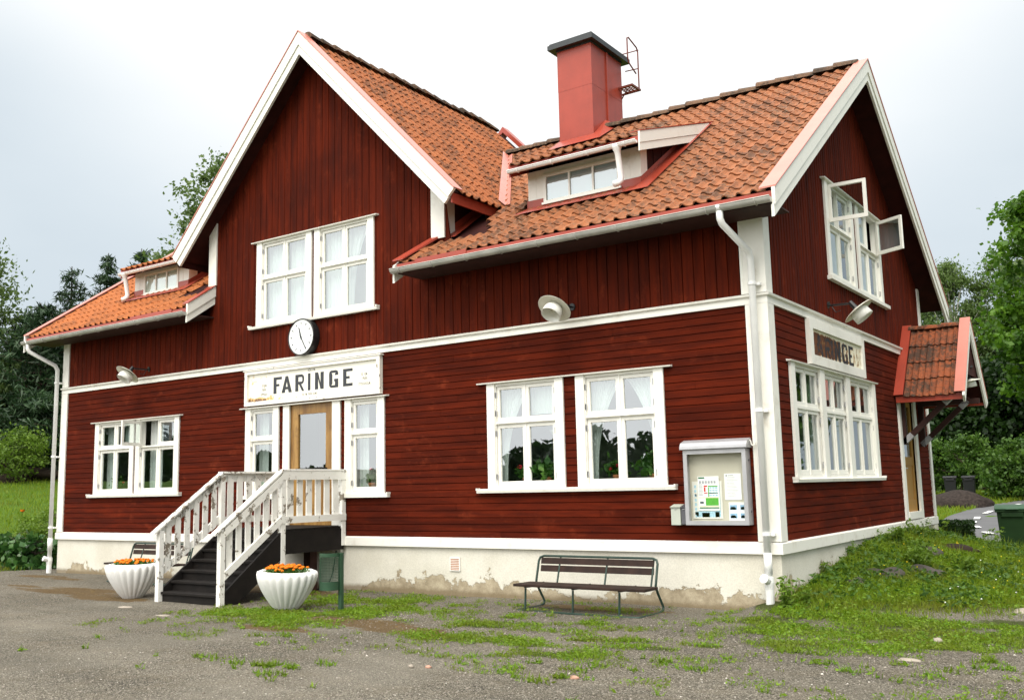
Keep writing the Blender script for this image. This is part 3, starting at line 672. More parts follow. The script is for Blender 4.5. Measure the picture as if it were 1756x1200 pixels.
window(w_['wr1'], FRONT, [cur(w_['wr1'], 'left', -.17, 0, .52), cur(w_['wr1'], 'full', -.19, .5, 1, 2.05, .012)])
window(w_['wr2'], FRONT, [cur(w_['wr2'], 'left', -.17, 0, .5), cur(w_['wr2'], 'right', -.17, .5, 1.)])
window(w_['up1'], FRONT, [cur(w_['up1'], 'full', -.17, 0, .45, None, .02, 6), cur(w_['up1'], 'full', -.18, .5, 1, None, .025, 5)])
window(w_['up2'], FRONT, [cur(w_['up2'], 'full', -.17, 0, .5, None, .02, 6), cur(w_['up2'], 'left', -.18, .5, .9, None, .025, 5)])
window(WINS['su1'], SIDE, [cur(WINS['su1'], 'full', -.17, 0, 1, None, .02, 8)], {(0, 1): 88}, label='upper gable window with its left top sash swung wide open')
window(WINS['su2'], SIDE, [cur(WINS['su2'], 'full', -.17, 0, 1, 4.2, .02, 8)], {(1, 1): 62}, label='upper gable window with its right top sash swung open')
# triple window on the gable
def triple():
    u0, u1, v0, v1, tr = .70, 5.04, .965, 2.575, 1.96
    posts = [(u0, u0+.17), (1.99, 2.20), (3.31, 3.53), (u1-.17, u1)]
    fm = MB(SIDE); rect_frame(fm, .84, 4.90, v0, v1, .05, -.11, .010)
    fm.box(.89, 4.85, tr-.02, tr+.02, -.08, .006)
    for x0, x1 in posts[1:3]: fm.box(x0+.02, x1-.02, v0+.05, v1-.05, -.11, .004)
    wobj = fm.build('window', 'white', B); wobj['label'] = 'triple window under the rusted name plate'
    for x0, x1 in posts: bx('casing', 'white', wobj, x0, x1, v0, v1, .010, .046, Mx=SIDE)
    for i in range(3):
        a, b = posts[i][1], posts[i+1][0]; mid = (a+b)/2
        MB(SIDE).box(mid-.01, mid+.01, v0+.05, v1-.05, -.075, -.004).build('mullion', 'white', wobj)
        for z0, z1 in ((v0+.05, tr-.016), (tr+.016, v1-.05)):
            sash(wobj, SIDE, a+.005, mid-.004, z0, z1, 0, 'L', hinges=False); sash(wobj, SIDE, mid+.004, b-.005, z0, z1, 0, 'R')
        for k in (0,):
            q = (a, b); curtain(wobj, SIDE, a+(b-a)*(.0+.6*k), a+(b-a)*(.4+.6*k), v0+.03, v1-.04, -.24, 'full', .02, 4)
triple()
# rooms behind the glass
rm = MB()
rm.box(-L+.1, -.1, 2.6, 2.62, .1, 3.28); rm.box(-L+.1, -.1, .12, 2.6, .08, .10); rm.box(-L+.1, -.1, .12, 2.6, 3.2, 3.22)
for x in (-L+.1, -11.2, -6.2, -.12): rm.box(x, x+.02, .12, 2.6, .1, 3.2) if x < -1 else None
rm.box(-2.6, -2.58, 2.62, W-.1, .1, 3.28); rm.box(-2.58, -.12, 2.62, W-.1, .08, .1); rm.box(-2.58, -.12, 2.62, W-.1, 3.2, 3.22); rm.box(-2.58, -.12, 6.3, 6.32, .1, 3.2); rm.box(-2.58, -.12, .4, .42, .1, 3.2) if False else None
rm.box(-11.4, -5.7, .55, .57, 3.6, 6.2); rm.box(-11.4, -5.7, .1, .55, 3.58, 3.6); rm.box(-1.8, -1.78, 1.9, 7.4, 3.6, 6.0); rm.box(-1.78, -.1, 1.5, 7.8, 3.58, 3.6)
rm.build('interior_wall', 'inside', B)

# --- front door and gable door
dm = MB(FRONT); rect_frame(dm, -9.22, -8.10, .34, 2.55, .20, -.06, -.01, .13)
dm.box(-9.02, -8.30, 1.16, 1.36, -.06, -.01)
for i in range(7): dm.box(-9.02+i*.103, -8.92+i*.103, .47, 1.16, -.05, -.018)
door = dm.build('entrance_door', 'varnish', B)
door['label'] = 'worn yellow brown front door with a tall glass pane'
glaze(FRONT, -9.02, -8.30, 1.36, 2.35, -.038, door)
dk = MB(FRONT); dk.box(-9.06, -8.26, 1.30, 1.36, -.012, .012); dk.box(-8.98, -8.34, 1.285, 1.30, -.01, .03); dk.build('letter_rail', 'stairwood', door)
MB(FRONT).tube([(-9.14, 1.27, -.01), (-9.14, 1.27, .05), (-9.04, 1.27, .055)], .011).build('handle', 'steelgrey', door)
for x0, x1 in ((-9.385, -9.22), (-8.10, -7.905)): bx('door_casing', 'white', B, x0, x1, .34, 2.535, 0, .036, Mx=FRONT)
bx('threshold', 'stairwood', B, -9.22, -8.10, .28, .34, -.08, .06, Mx=FRONT)
dm = MB(SIDE); rect_frame(dm, 6.82, 7.83, .30, 2.44, .13, -.07, -.03, .22); dm.box(6.95, 7.70, 1.18, 1.34, -.07, -.03); dm.box(6.95, 7.70, .5, 1.18, -.06, -.045)
d2 = dm.build('gable_door', 'ochre', B); d2['label'] = 'narrow ochre door under the tiled canopy'
glaze(SIDE, 6.95, 7.70, 1.34, 2.31, -.052, d2)
MB(SIDE).tube([(6.90, 1.12, -.03), (6.90, 1.12, .03), (7.0, 1.12, .03)], .01).build('handle', 'steelgrey', d2)
for x0, x1 in ((6.66, 6.82), (7.83, 8.03)): bx('door_casing', 'white2', B, x0, x1, .16, 2.48, 0, .04, Mx=SIDE)
bx('threshold', 'white2', B, 6.82, 7.83, .168, .30, -.06, .05, Mx=SIDE)

# --- roofs
def tiles(mb, O, U, Sv, ncol, nrow, tw, tl, keep=None, jit=1.):
    O = Vector(O); U = Vector(U).normalized(); Sv = Vector(Sv).normalized(); N = U.cross(Sv).normalized()
    if N.z < 0: N = -N
    A = tw/.2; K = 8; T_ = [0, .05, .15, .28, .38, .48, .70, .90, 1.0]; prof = [A*h for h in (-.002, .024, .040, .038, .020, .004, -.006, -.004, .001)]
    for j in range(nrow):
        for i in range(ncol):
            c = O + U*((i+.5)*tw) + Sv*((j+.5)*tl)
            if keep and not keep(c): continue
            du = random.gauss(0, .0022)*jit; dn = abs(random.gauss(0, .0025))*jit; tw2 = random.gauss(0, .002)*jit; ds = random.gauss(0, .005)*jit
            vs = []
            for k in range(K+1):
                u = (i + T_[k]*1.04)*tw + du
                tw_ = tw2*(k/K-.5)*2
                vs.append(O + U*u + Sv*(j*tl-.03+ds) + N*(prof[k]+.034+dn+tw_))
            for k in range(K+1): vs.append(O + U*((i+T_[k]*1.04)*tw+du) + Sv*((j+1)*tl+.02) + N*(prof[k]+.010+dn*.4))
            for k in range(K+1): vs.append(vs[k] - N*.018)
            n = K+1
            mb.add(vs, [(k, k+1, n+k+1, n+k) for k in range(K)] + [(2*n+k, 2*n+k+1, k+1, k) for k in range(K)])
def ridge_tiles(parent, mat, P0, P1, ln=.36, r=.105, name='ridge_tiles'):
    P0 = Vector(P0); P1 = Vector(P1); d = (P1-P0); n = int(d.length/ln); d.normalize(); side = d.cross(Vector((0, 0, 1))).normalized()
    mb = MB()
    for i in range(n):
        a = P0+d*(i*ln-.02); b = P0+d*((i+1)*ln+.03); lift = random.gauss(0, .013); vs = []
        for p, rr in ((a, r*1.28), (b, r*.92)):
            for k in range(7):
                t = math.pi*k/6; vs.append(p + side*math.cos(t)*rr*1.15 + Vector((0, 0, math.sin(t)*rr+lift)))
        mb.add(vs, [(k, k+1, 8+k, 7+k) for k in range(6)] + [tuple(range(7)), tuple(range(7, 14))])
    return mb.build(name, mat, parent)
def slab(parent, name, mat, P, N, t):           # P: four corners, thickness t below
    N = Vector(N).normalized(); P = [Vector(p) for p in P]
    return MB().hexa([p-N*t for p in P]+P).build(name, mat, parent)
cl = math.sqrt(1+SL*SL); TL = 6.315/19
NM = Vector((0, -SL, 1)); valx = lambda z, sgn: GXC + sgn*(GZ_-z)/GS
slope_len = (RY-EY)*cl
def keep_r(c): return not (c.x < -6.0 and c.y < .05) and not (c.y >= .05 and c.x < valx(c.z, 1)-.25) and not (-4.0 < c.x < -2.2 and .75 < c.y < 2.6) and not (-5.65 < c.x < -4.98 and c.y > 4.3)
def keep_l(c): return not (c.x > -11.5 and c.y < .05) and not (c.y >= .05 and c.x > valx(c.z, -1)+.25) and not (-14.9 < c.x < -13.2 and .75 < c.y < 2.6)
rr_ = MB(); rr_.hexa([Vector(p)-NM.normalized()*q for q in (.12, .0) for p in ((-6.0, EY, EZ), (.40, EY, EZ), (.40, RY, RZ), (-6.0, RY, RZ))])
ro = rr_.build('roof', 'red_shade', B); ro['label'] = 'right hand roof slope of weathered orange tiles'
t_ = MB(); tiles(t_, (-8.2, EY+.02, EZ+.02*SL), (1, 0, 0), (0, 1, SL), 42, 19, .2025, TL, keep_r); t_.build('tiles', 'tile_r', ro)
ridge_tiles(ro, 'ridge', (-7.3, RY, RZ+.03), (.28, RY, RZ+.03))
rr_ = MB(); rr_.hexa([Vector(p)-NM.normalized()*q for q in (.12, .0) for p in ((-17.45, EY, EZ-.03), (-11.5, EY, EZ-.03), (-11.5, RY, RZ), (-17.45, RY, RZ))])
ro2 = rr_.build('roof', 'red_shade', B); ro2['label'] = 'left hand roof slope of bright orange tiles'
t_ = MB(); tiles(t_, (-17.35, EY+.02, EZ-.03+.02*SL), (1, 0, 0), (0, 1, SL), 40, 19, .2025, TL, keep_l); t_.build('tiles', 'tile_l', ro2)
ridge_tiles(ro2, 'ridge', (-17.4, RY, RZ+.03), (-9.9, RY, RZ+.03))
NB = Vector((0, SL, 1)).normalized()
rr_ = MB(); rr_.hexa([Vector(p)-NB*q for q in (.12, -.03) for p in ((-17.45, RY, RZ), (.40, RY, RZ), (.40, 9.85, RZ-SL*5.25), (-17.45, 9.85, RZ-SL*5.25))]); rr_.k = 0
ro3 = rr_.build('roof', 'red_shade', B)
t_ = MB(); tiles(t_, (.40, 9.85, RZ-SL*5.25+.03), (-1, 0, 0), (0, -1, SL), 88, 19, .2025, TL, lambda c: abs(c.x-GXC) > 3 or c.y > 6.3); t_.build('tiles', 'tile_r', ro3)
# cross gable roof
gl_ = math.sqrt(1+GS*GS); YF, YB = -.38, 6.25
for sg, mt in ((1, 'tile_c'), (-1, 'tile_l')):
    ex = GXC+sg*GH; ez = gabz(ex); N = Vector((sg*GS, 0, 1)).normalized()
    P = [(ex, YF, ez), (ex, YB, ez), (GXC, YB, GZ_), (GXC, YF, GZ_)]
    g = MB().hexa([Vector(p)-N*.12 for p in P]+[Vector(p) for p in P]).build('gable_roof', 'red_shade', B)
    t_ = MB(); nr = 16; tl = GH*gl_/nr
    kp = lambda c: c.z > roofz(c.y)-.12 or c.y < .6
    if sg > 0: tiles(t_, (ex+.03, YF+.2, ez-.03*GS), (0, 1, 0), (-1, 0, GS), 30, nr, .2, tl, kp)
    else: tiles(t_, (ex-.03, YB, ez-.03*GS), (0, -1, 0), (1, 0, GS), 31, nr, .2, tl, kp)
    t_.build('tiles', mt, g)
    # eave board under the lowest tiles
    MB().box(min(ex, ex-sg*.03), max(ex, ex-sg*.03), YF+.02, 1.3, ez-.20, ez-.03).build('eave_board', 'redmetal' if sg > 0 else 'red_shade', g)
    if sg > 0: ridge_tiles(g, 'ridge', (GXC, YF+.18, GZ_+.03), (GXC, YB, GZ_+.03), .34)
def barge(y0, y1, sg, z_off, ht, lo, hi, mat, name='bargeboard'):   # board along the cross gable verge
    d = Vector((sg, 0, -GS)).normalized(); n = Vector((sg*GS, 0, 1)).normalized()
    def pt(t, h): return Vector((GXC, 0, GZ_)) + d*t + n*h
    # mitre at the apex: vertical cut
    def apex(h): return Vector((GXC, 0, GZ_ + h*gl_))
    T = GH*gl_ + .06
    ring = [apex(lo), pt(T, lo), pt(T, hi), apex(hi)]
    MB().hexa([(p.x, y0, p.z) for p in ring]+[(p.x, y1, p.z) for p in ring]).build(name, mat, B)
for sg in (1, -1):
    barge(YF-.055, YF-.0, sg, 0, 0, -.105, .075, 'white'); barge(YF-.03, YF+.02, sg, 0, 0, -.235, -.106, 'white')
    barge(YF-.07, YF+.17, sg, 0, 0, .076, .092, 'redmetal_sky', 'verge_cap')
    barge(YB-.02, YB+.22, sg, 0, 0, .06, .16, 'redmetal', 'verge_cap')
def verge(x0, x1, lo, hi, mat, name, ya=EY-.07, yb=10.0, both=True, dz=0.):   # along the main roof
    n1 = Vector((0, -SL, 1)).normalized()
    def pt(y, h):
        k = h*cl
        return (y, (EZ+SL*(y-EY) if y <= RY else RZ-SL*(y-RY)) + k + dz)
    ys = [ya, min(yb, RY)]; segs = [(ya, min(yb, RY))] + ([(RY, yb)] if yb > RY else [])
    mb = MB()
    for a, b in segs:
        off = lambda y, h: y
        ring = [(a, pt(a, lo)[1]), (b, pt(b, lo)[1]), (b, pt(b, hi)[1]), (a, pt(a, hi)[1])]
        if a == ya:      # square cut at the eave
            ring[0] = (a - lo*.0 + .10*0, pt(a, lo)[1])
        mb.hexa([(x0, y, z) for y, z in ring]+[(x1, y, z) for y, z in ring])
    mb.build(name, mat, B)
verge(.40, .445, -.12, .07, 'white', 'bargeboard'); verge(.385, .425, -.25, -.121, 'white', 'bargeboard'); verge(.235, .46, .071, .088, 'redmetal_sky', 'verge_cap')
verge(-17.50, -17.455, -.25, .07, 'white', 'bargeboard'); verge(-17.52, -17.30, .071, .088, 'redmetal_sky', 'verge_cap')
verge(-6.06, -6.02, -.22, .02, 'white', 'bargeboard', yb=-.0); 
verge(-11.50, -11.455, -.11, .07, 'white', 'bargeboard', yb=-.0); verge(-11.51, -11.475, -.24, -.111, 'white', 'bargeboard', yb=-.0)
verge(-11.62, -11.44, .071, .088, 'redmetal', 'verge_cap', yb=-.005)
MB().hexa([(-6.08, EY-.05, EZ+.06), (-5.86, EY-.05, EZ+.06), (-5.60, -.005, 5.13), (-5.78, -.005, 5.13), (-6.08, EY-.05, EZ+.08), (-5.86, EY-.05, EZ+.08), (-5.60, -.005, 5.17), (-5.78, -.005, 5.17)]).build('verge_cap', 'redmetal', B)
# valleys and flashings
for sg, mt in ((1, 'redmetal_sky'), (-1, 'redmetal')):
    def vp(y, off=0.):
        z = EZ+SL*(y-EY); return Vector((valx(z, sg)+sg*off, y, z))
    nG = Vector((sg*GS, 0, 1)).normalized(); nMn = NM.normalized(); mb = MB(); n = 7
    for i in range(n):
        a, b = 1.02+(4.45-1.02)*i/n, 1.02+(4.45-1.02)*(i+1)/n-.004
        # strip on the gable slope and strip on the main slope
        dg = Vector((-sg, 0, GS)).normalized()*.20; dmn = Vector((sg, 0, 0))*.20
        A, C = vp(a), vp(b)
        mb.add([A+nG*.10, C+nG*.10, C+dg+nG*.085, A+dg+nG*.085], [(0, 1, 2, 3)])
        mb.add([A+nG*.10, C+nG*.10, C+dmn+nMn*.085, A+dmn+nMn*.085], [(0, 1, 2, 3)])
    mb.build('valley_flashing', mt, B)
    X = -5.5 if sg > 0 else -11.65
    mb = MB(); z0 = roofz(.0); z1 = roofz(1.1)
    q = [(X+sg*.004, 0, z0+.20), (X+sg*.004, 1.15, z1+.22), (X+sg*.02, 1.15, z1+.10), (X+sg*.02, 0, z0+.08), (X+sg*.22, 0.02, z0+.075), (X+sg*.22, 1.15, z1+.10)]
    mb.add(q, [(0, 1, 2, 3), (3, 2, 5, 4)]); mb.build('step_flashing', 'redmetal', B)
# eaves: red board, gutter, brackets, downpipes
def gutter(x0, x1, z, y=-.70, r=.068, parent=B, mat='gutter', nb=None, outlet=None):
    mb = MB(); n = 9; vs = []
    prof = [(math.cos(math.pi+math.pi*k/n)*r, math.sin(math.pi+math.pi*k/n)*r) for k in range(n+1)]
    prof2 = [(a*.93, b*.93) for a, b in prof[::-1]]
    ring = prof+prof2; m = len(ring)
    mb.add([(x0, y+a, z+b) for a, b in ring]+[(x1, y+a, z+b) for a, b in ring], [(k, (k+1) % m, m+(k+1) % m, m+k) for k in range(m)])
    for X in (x0, x1): mb.add([(X, y+a, z+b) for a, b in prof], [tuple(range(n+1))])
    mb.tube([(x0, y-r, z+.004), (x1, y-r, z+.004)], .009, 6)
    g = mb.build('gutter', mat, parent)
    nb = nb or int((x1-x0)/.62); mb = MB()
    for i in range(nb):
        X = x0+.2+(x1-x0-.4)*i/(nb-1)
        mb.tube([(X, y+(r+.004)*math.cos(math.pi+math.pi*k/8), z+(r+.004)*math.sin(math.pi+math.pi*k/8)) for k in range(9)], .010, 5)
    mb.build('gutter_bracket', 'gutter' if mat == 'gutter' else mat, g)
    return g
MB().box(-6.0, .39, EY-.035, EY-.005, EZ-.10, EZ+.0).build('eave_board', 'redmetal', B); MB().box(-17.45, -11.5, EY-.035, EY-.005, EZ-.13, EZ-.03).build('eave_board', 'redmetal', B)
MB().box(-6.0, .39, EY, .0, EZ-.155, EZ-.135).build('shade_soffit', 'brownbeam', B); MB().box(-17.45, -11.5, EY, .0, EZ-.165, EZ-.145).build('shade_soffit', 'brownbeam', B)  # added dark sheets stand in for the shade under the open eaves
MB().box(-5.6, -4.55, EY-.045, EY-.036, EZ-.06, EZ+.03).build('eave_flashing', 'redmetal', B); MB().box(-13.4, -12.0, EY-.045, EY-.036, EZ-.08, EZ-.0).build('eave_flashing', 'redmetal', B)
gutter(-6.05, .40, EZ-.10); gutter(-17.46, -11.48, EZ-.13)
def downpipe(xo, xw, zt, zb, dome, name='downpipe'):
    r = .047; y0, y1 = -.70, -.12
    pts = [(xo, y0, zt), (xo, y0, zt-.13), (xo+(xw-xo)*.08, y0+.03, zt-.20), (xw, y1-.06, zt-.50), (xw, y1, zt-.60), (xw, y1, zb)]
    mb = MB(); mb.tube([(xo, y0, zt+.04), (xo, y0, zt-.03)], [.085, r+.004], 12); mb.tube(pts, r, 12)
    p = mb.build(name, 'pipe', B, smooth=True)
    mb = MB(); mb.tube([(xw, y1, zb+.55), (xw, y1, .02)], [r+.006]*2, 12); mb.build('pipe_collar', 'pipe', p, smooth=True)
    mb = MB(); mb.tube([(xw, y1, dome+.05), (xw, y1, dome-.02), (xw, y1, dome-.10)], [.062, .066, .056], 12); mb.tube([(xw, y1-.02, dome), (xw-.02, y1-.13, dome+.04)], [.05, .06], 10); mb.build('leaf_trap', 'pipe', p)
    MB().tube([(xw, y1, dome-.10), (xw, y1, zb)], .055, 12).build('ground_pipe', 'pipe', p)
    for z in (3.56, 1.86, .26):
        mb = MB(); mb.tube([(xw, y1, z-.02), (xw, y1, z+.02)], r+.010, 12); mb.box(xw+.03, xw+.10, y1+.02, -.03, z-.025, z+.012); mb.build('pipe_bracket', 'pipe', p)
downpipe(-.30, -.135, EZ-.13, -.80, -.33); downpipe(-17.25, -16.98, EZ-.16, -.80, -.46)

# --- dormers
def dormer(x0, x1, yf, wx0, wx1, wz0, wz1, rx0, rx1, ye, ze, dz, tmat, curt):
    zb = lambda y: EZ+dz+SL*(y-EY)
    ds = .36; yt = (ze - ds*ye - (EZ+dz - SL*EY))/(SL-ds); zt = ze+ds*(yt-ye)
    D = MB()
    # white front boards left and right of the window and above it
    D.box(x0, wx0, yf, yf+.03, zb(yf)+.16, ze-.02); D.box(wx1, x1, yf, yf+.03, zb(yf)+.16, ze-.02); D.box(wx0, wx1, yf+.004, yf+.03, wz1, ze-.02); D.box(wx0, wx1, yf+.02, yf+.03, zb(yf), wz0)
    for x in (x0+(wx0-x0)*.5, wx1+(x1-wx1)*.5): D.box(x-.006, x+.006, yf-.004, yf, zb(yf)+.17, ze-.03)
    D.box(x1-.0, x1+.028, yf, yf+.22, zb(yf+.2)+.06, ze+.02)
    d = D.build('dormer', 'white2', B)
    bm_ = MB(FRONT @ Matrix.Translation((0, 0, -yf))); rect_frame(bm_, wx0, wx1, wz0, wz1, .05, -.02, .022)
    w3 = (wx1-wx0-.1)/3
    for i in (1, 2): bm_.box(wx0+.05+w3*i-.016, wx0+.05+w3*i+.016, wz0+.05, wz1-.05, -.015, .016)
    wo_ = bm_.build('dormer_window', 'white', d)
    fb = FRONT @ Matrix.Translation((0, 0, -yf))
    for i in range(3):
        a = wx0+.05+w3*i+.016; b = wx0+.05+w3*(i+1)-.016
        glaze(fb, a-.01, b+.01, wz0+.045, wz1-.045, -.003, wo_)
    bx('blind', 'frost' if curt else 'paper2', wo_, wx0+.03, wx1-.03, wz0+.03, wz1-.03, -.03, -.025, Mx=fb)
    MB().box(wx0-.02, wx1+.02, yf-.05, yf-.02, wz0-.02, wz0+.015).build('window_sill', 'white', wo_)
    # cheeks with upright boards
    n = 16
    for X in (x0+.01, x1-.01):
        ckm = MB()
        for i in range(n):
            a = yf+.03+(yt-yf-.03)*i/n; b = yf+.03+(yt-yf-.03)*(i+1)/n
            up_ = lambda y: ze+ds*(y-ye)-.05
            k = .012 if i % 2 else 0
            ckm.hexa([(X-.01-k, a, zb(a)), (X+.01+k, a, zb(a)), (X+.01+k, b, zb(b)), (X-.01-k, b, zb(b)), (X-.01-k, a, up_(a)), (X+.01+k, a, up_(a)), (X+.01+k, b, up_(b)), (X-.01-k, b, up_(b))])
        ckm.build('dormer_cheek', 'red_shade', d)
    # apron and side flashing, as metal lying on the tiles
    n_ = NM.normalized()
    def on(x, y, h=.085): p = Vector((x, y, zb(y))); return p + n_*h
    ap = MB(); ap.add([(x0-.02, yf-.014, zb(yf)+.06), (x1+.02, yf-.014, zb(yf)+.06), on(x1+.10, yf-.24), on(x0-.12, yf-.24)], [(0, 1, 2, 3)])
    for a_, b_, t_h in ((x0-.02, wx0-.005, zb(yf)+.185), (wx0-.005, wx1+.005, wz0-.004), (wx1+.005, x1+.03, zb(yf)+.185)): ap.add([(a_, yf-.012, t_h), (b_, yf-.012, t_h), (b_, yf-.013, zb(yf)+.06), (a_, yf-.013, zb(yf)+.06)], [(0, 1, 2, 3)])
    ap.add([(x1+.03, yf-.012, zb(yf)+.185), (x1+.03, yt-.1, zb(yt-.1)+.18), (x1+.035, yt-.1, zb(yt-.1)+.11), (x1+.035, yf-.012, zb(yf)+.10), on(x1+.27, yt-.1), on(x1+.27, yf-.24), on(x1+.0, yf-.24)], [(0, 1, 2, 3), (3, 2, 4, 5, 6)])
    ap.add([(x0-.01, yf, zb(yf)+.2), (x0-.01, yt-.1, zb(yt-.1)+.15), on(x0-.2, yt-.1), on(x0-.2, yf-.24)], [(0, 1, 2, 3)])
    ap.build('apron_flashing', 'redmetal', d)
    N = Vector((0, -ds, 1)).normalized(); P = [(rx0, ye, ze), (rx1, ye, ze), (rx1, yt, zt), (rx0, yt, zt)]
    rf = MB().hexa([Vector(p)-N*.09 for p in P]+[Vector(p) for p in P]).build('dormer_roof', 'red_shade', d)
    tm = MB(); tiles(tm, (rx0+.02, ye-.04, ze-.04*ds+.01), (1, 0, 0), (0, 1, ds), int((rx1-rx0-.1)/.2), int((yt-ye)*math.sqrt(1+ds*ds)/TL)+1, .2, TL); tm.build('tiles', tmat, rf)
    MB().box(rx0, rx1, ye-.03, ye-.004, ze-.10, ze+.005).build('eave_board', 'redmetal', rf)
    for X, s in ((rx1, 1), (rx0, -1)):
        if s < 0: 
            MB().hexa([(X-.03, ye-.03, ze-.17), (X, ye-.03, ze-.17), (X, yt, zt-.02), (X-.03, yt, zt-.02), (X-.03, ye-.03, ze+.06), (X, ye-.03, ze+.06), (X, yt, zt+.10), (X-.03, yt, zt+.10)]).build('bargeboard', 'redmetal', rf); continue
        e = yt-.40; ee = ze+ds*(e-ye)
        for lo, hi, xx in ((-.115, .065, .03), (-.24, -.116, .02)):
            MB().hexa([(X-.0, ye-.05, ze+lo), (X+xx, ye-.05, ze+lo), (X+xx, e, ee+lo), (X, e, ee+lo), (X, ye-.05, ze+hi), (X+xx, ye-.05, ze+hi), (X+xx, e+.22, ee+hi+.07), (X, e+.22, ee+hi+.07)]).build('bargeboard', 'white', rf)
        MB().hexa([(X-.14, ye-.05, ze+.066), (X+.04, ye-.05, ze+.066), (X+.04, yt, zt+.066), (X-.14, yt, zt+.066), (X-.14, ye-.05, ze+.08), (X+.04, ye-.05, ze+.08), (X+.04, yt, zt+.08), (X-.14, yt, zt+.08)]).build('verge_cap', 'redmetal', rf)
    gutter(rx0-.02, rx1-.02, ze-.075, ye-.07, .045, rf, 'pipe', 4)
    return d
d1 = dormer(-4.17, -2.10, .60, -3.86, -2.43, 5.53, 6.03, -4.27, -1.90, .26, 6.14, 0., 'tile_r', True)
d2_ = dormer(-15.06, -13.12, .55, -14.70, -13.44, 5.43, 5.92, -15.14, -12.75, .28, 6.0, -.03, 'tile_l', False)
for dd, x, z in ((d1, -2.27, 6.08), (d2_, -14.97, 5.94)):
    MB().tube([(x, .21, z), (x, .215, z-.05), (x, .225, z-.11), (x, .24, z-.15), (x, .31, z-.49), (x-.005, .30, z-.55), (x-.035, .25, z-.60), (x-.06, .20, z-.615)], [.085, .075, .052, .048, .048, .050, .050, .050], 12).build('downpipe', 'pipe', dd, smooth=True)

# --- chimney
cx0, cx1, cy0, cy1, ct = -5.74, -4.92, 4.2, 5.5, 10.03
mb = MB(); mb.box(cx0, cx1, cy0, cy1, 7.7, 9.14); mb.box(cx0-.003, cx1+.003, cy0-.003, cy1+.003, 9.14, ct)
ch = mb.build('chimney', 'redmetal', B)
mb = MB(); mb.box(cx0-.15, cx1+.12, cy0-.15, cy1+.2, ct+.03, ct+.13); mb.box(cx0-.12, cx1+.09, cy0-.12, cy1+.17, ct+.13, ct+.17); mb.box(cx0-.02, cx1+.02, cy0-.02, cy1+.02, ct, ct+.03); mb.build('chimney_cap', 'capblack', ch)
MB().box(cx1+.003, cx1+.03, 4.80, 4.86, 7.9, ct).build('seam', 'redmetal', ch)
mb = MB(); zf = lambda y: EZ+SL*(y-EY)
fl = [Vector((cx0-.10, cy0-.30, zf(cy0-.30)+.11)), Vector((cx1+.30, cy0-.30, zf(cy0-.30)+.11)), Vector((cx1+.30, RY+.1, RZ+.11)), Vector((cx0-.10, RY+.1, RZ+.11))]
top_ = [Vector((cx0-.006, cy0-.006, 8.06)), Vector((cx1+.006, cy0-.006, 8.06)), Vector((cx1+.006, RY+.1, 8.5)), Vector((cx0-.006, RY+.1, 8.5))]
mb.add(fl+top_, [(0, 1, 5, 4), (1, 2, 6, 5), (3, 0, 4, 7)]); mb.build('chimney_flashing', 'redmetal', ch)
M['ladderred'] = m_plain('dark red painted steel', (.16, .035, .022), .5, .4, .3, 6, 0)
lp = MB(); Xl = -4.60; Yl = 5.70; PD = .34; lp.M = Matrix.Translation((0, 0, .12))
lp.tube([(Xl, Yl, 9.30), (Xl, Yl, 10.16), (Xl, Yl-.05, 10.24), (Xl, Yl-.42, 10.24+.10), (Xl, Yl-.48, 10.30), (Xl, Yl-.48, 9.86), (Xl, Yl-.44, 9.76), (Xl, Yl-.12, 9.62)], .016, 6)
lp.tube([(cx1-.3, Yl, 10.22), (Xl+.02, Yl, 10.20)], .012, 6); lp.tube([(cx1, Yl, 9.80), (Xl, Yl, 9.78)], .012, 6); lp.tube([(cx1-.05, Yl-.22, 9.02), (cx1+.14, Yl-.22, 9.27)], .014, 6)
lp.box(cx1, Xl+.03, Yl-PD-.03, Yl-PD, 9.27, 9.31); lp.box(cx1-.3, Xl+.03, Yl, Yl+.03, 9.27, 9.31); lp.box(Xl+.0, Xl+.03, Yl-PD, Yl, 9.27, 9.31)
for i in range(4): lp.box(cx1+.03+i*.085, cx1+.048+i*.085, Yl-PD, Yl, 9.285, 9.305)
for i in range(4): lp.box(cx1, Xl, Yl-.29+i*.08, Yl-.275+i*.08, 9.285, 9.305)
lp.build('service_platform', 'ladderred', ch)

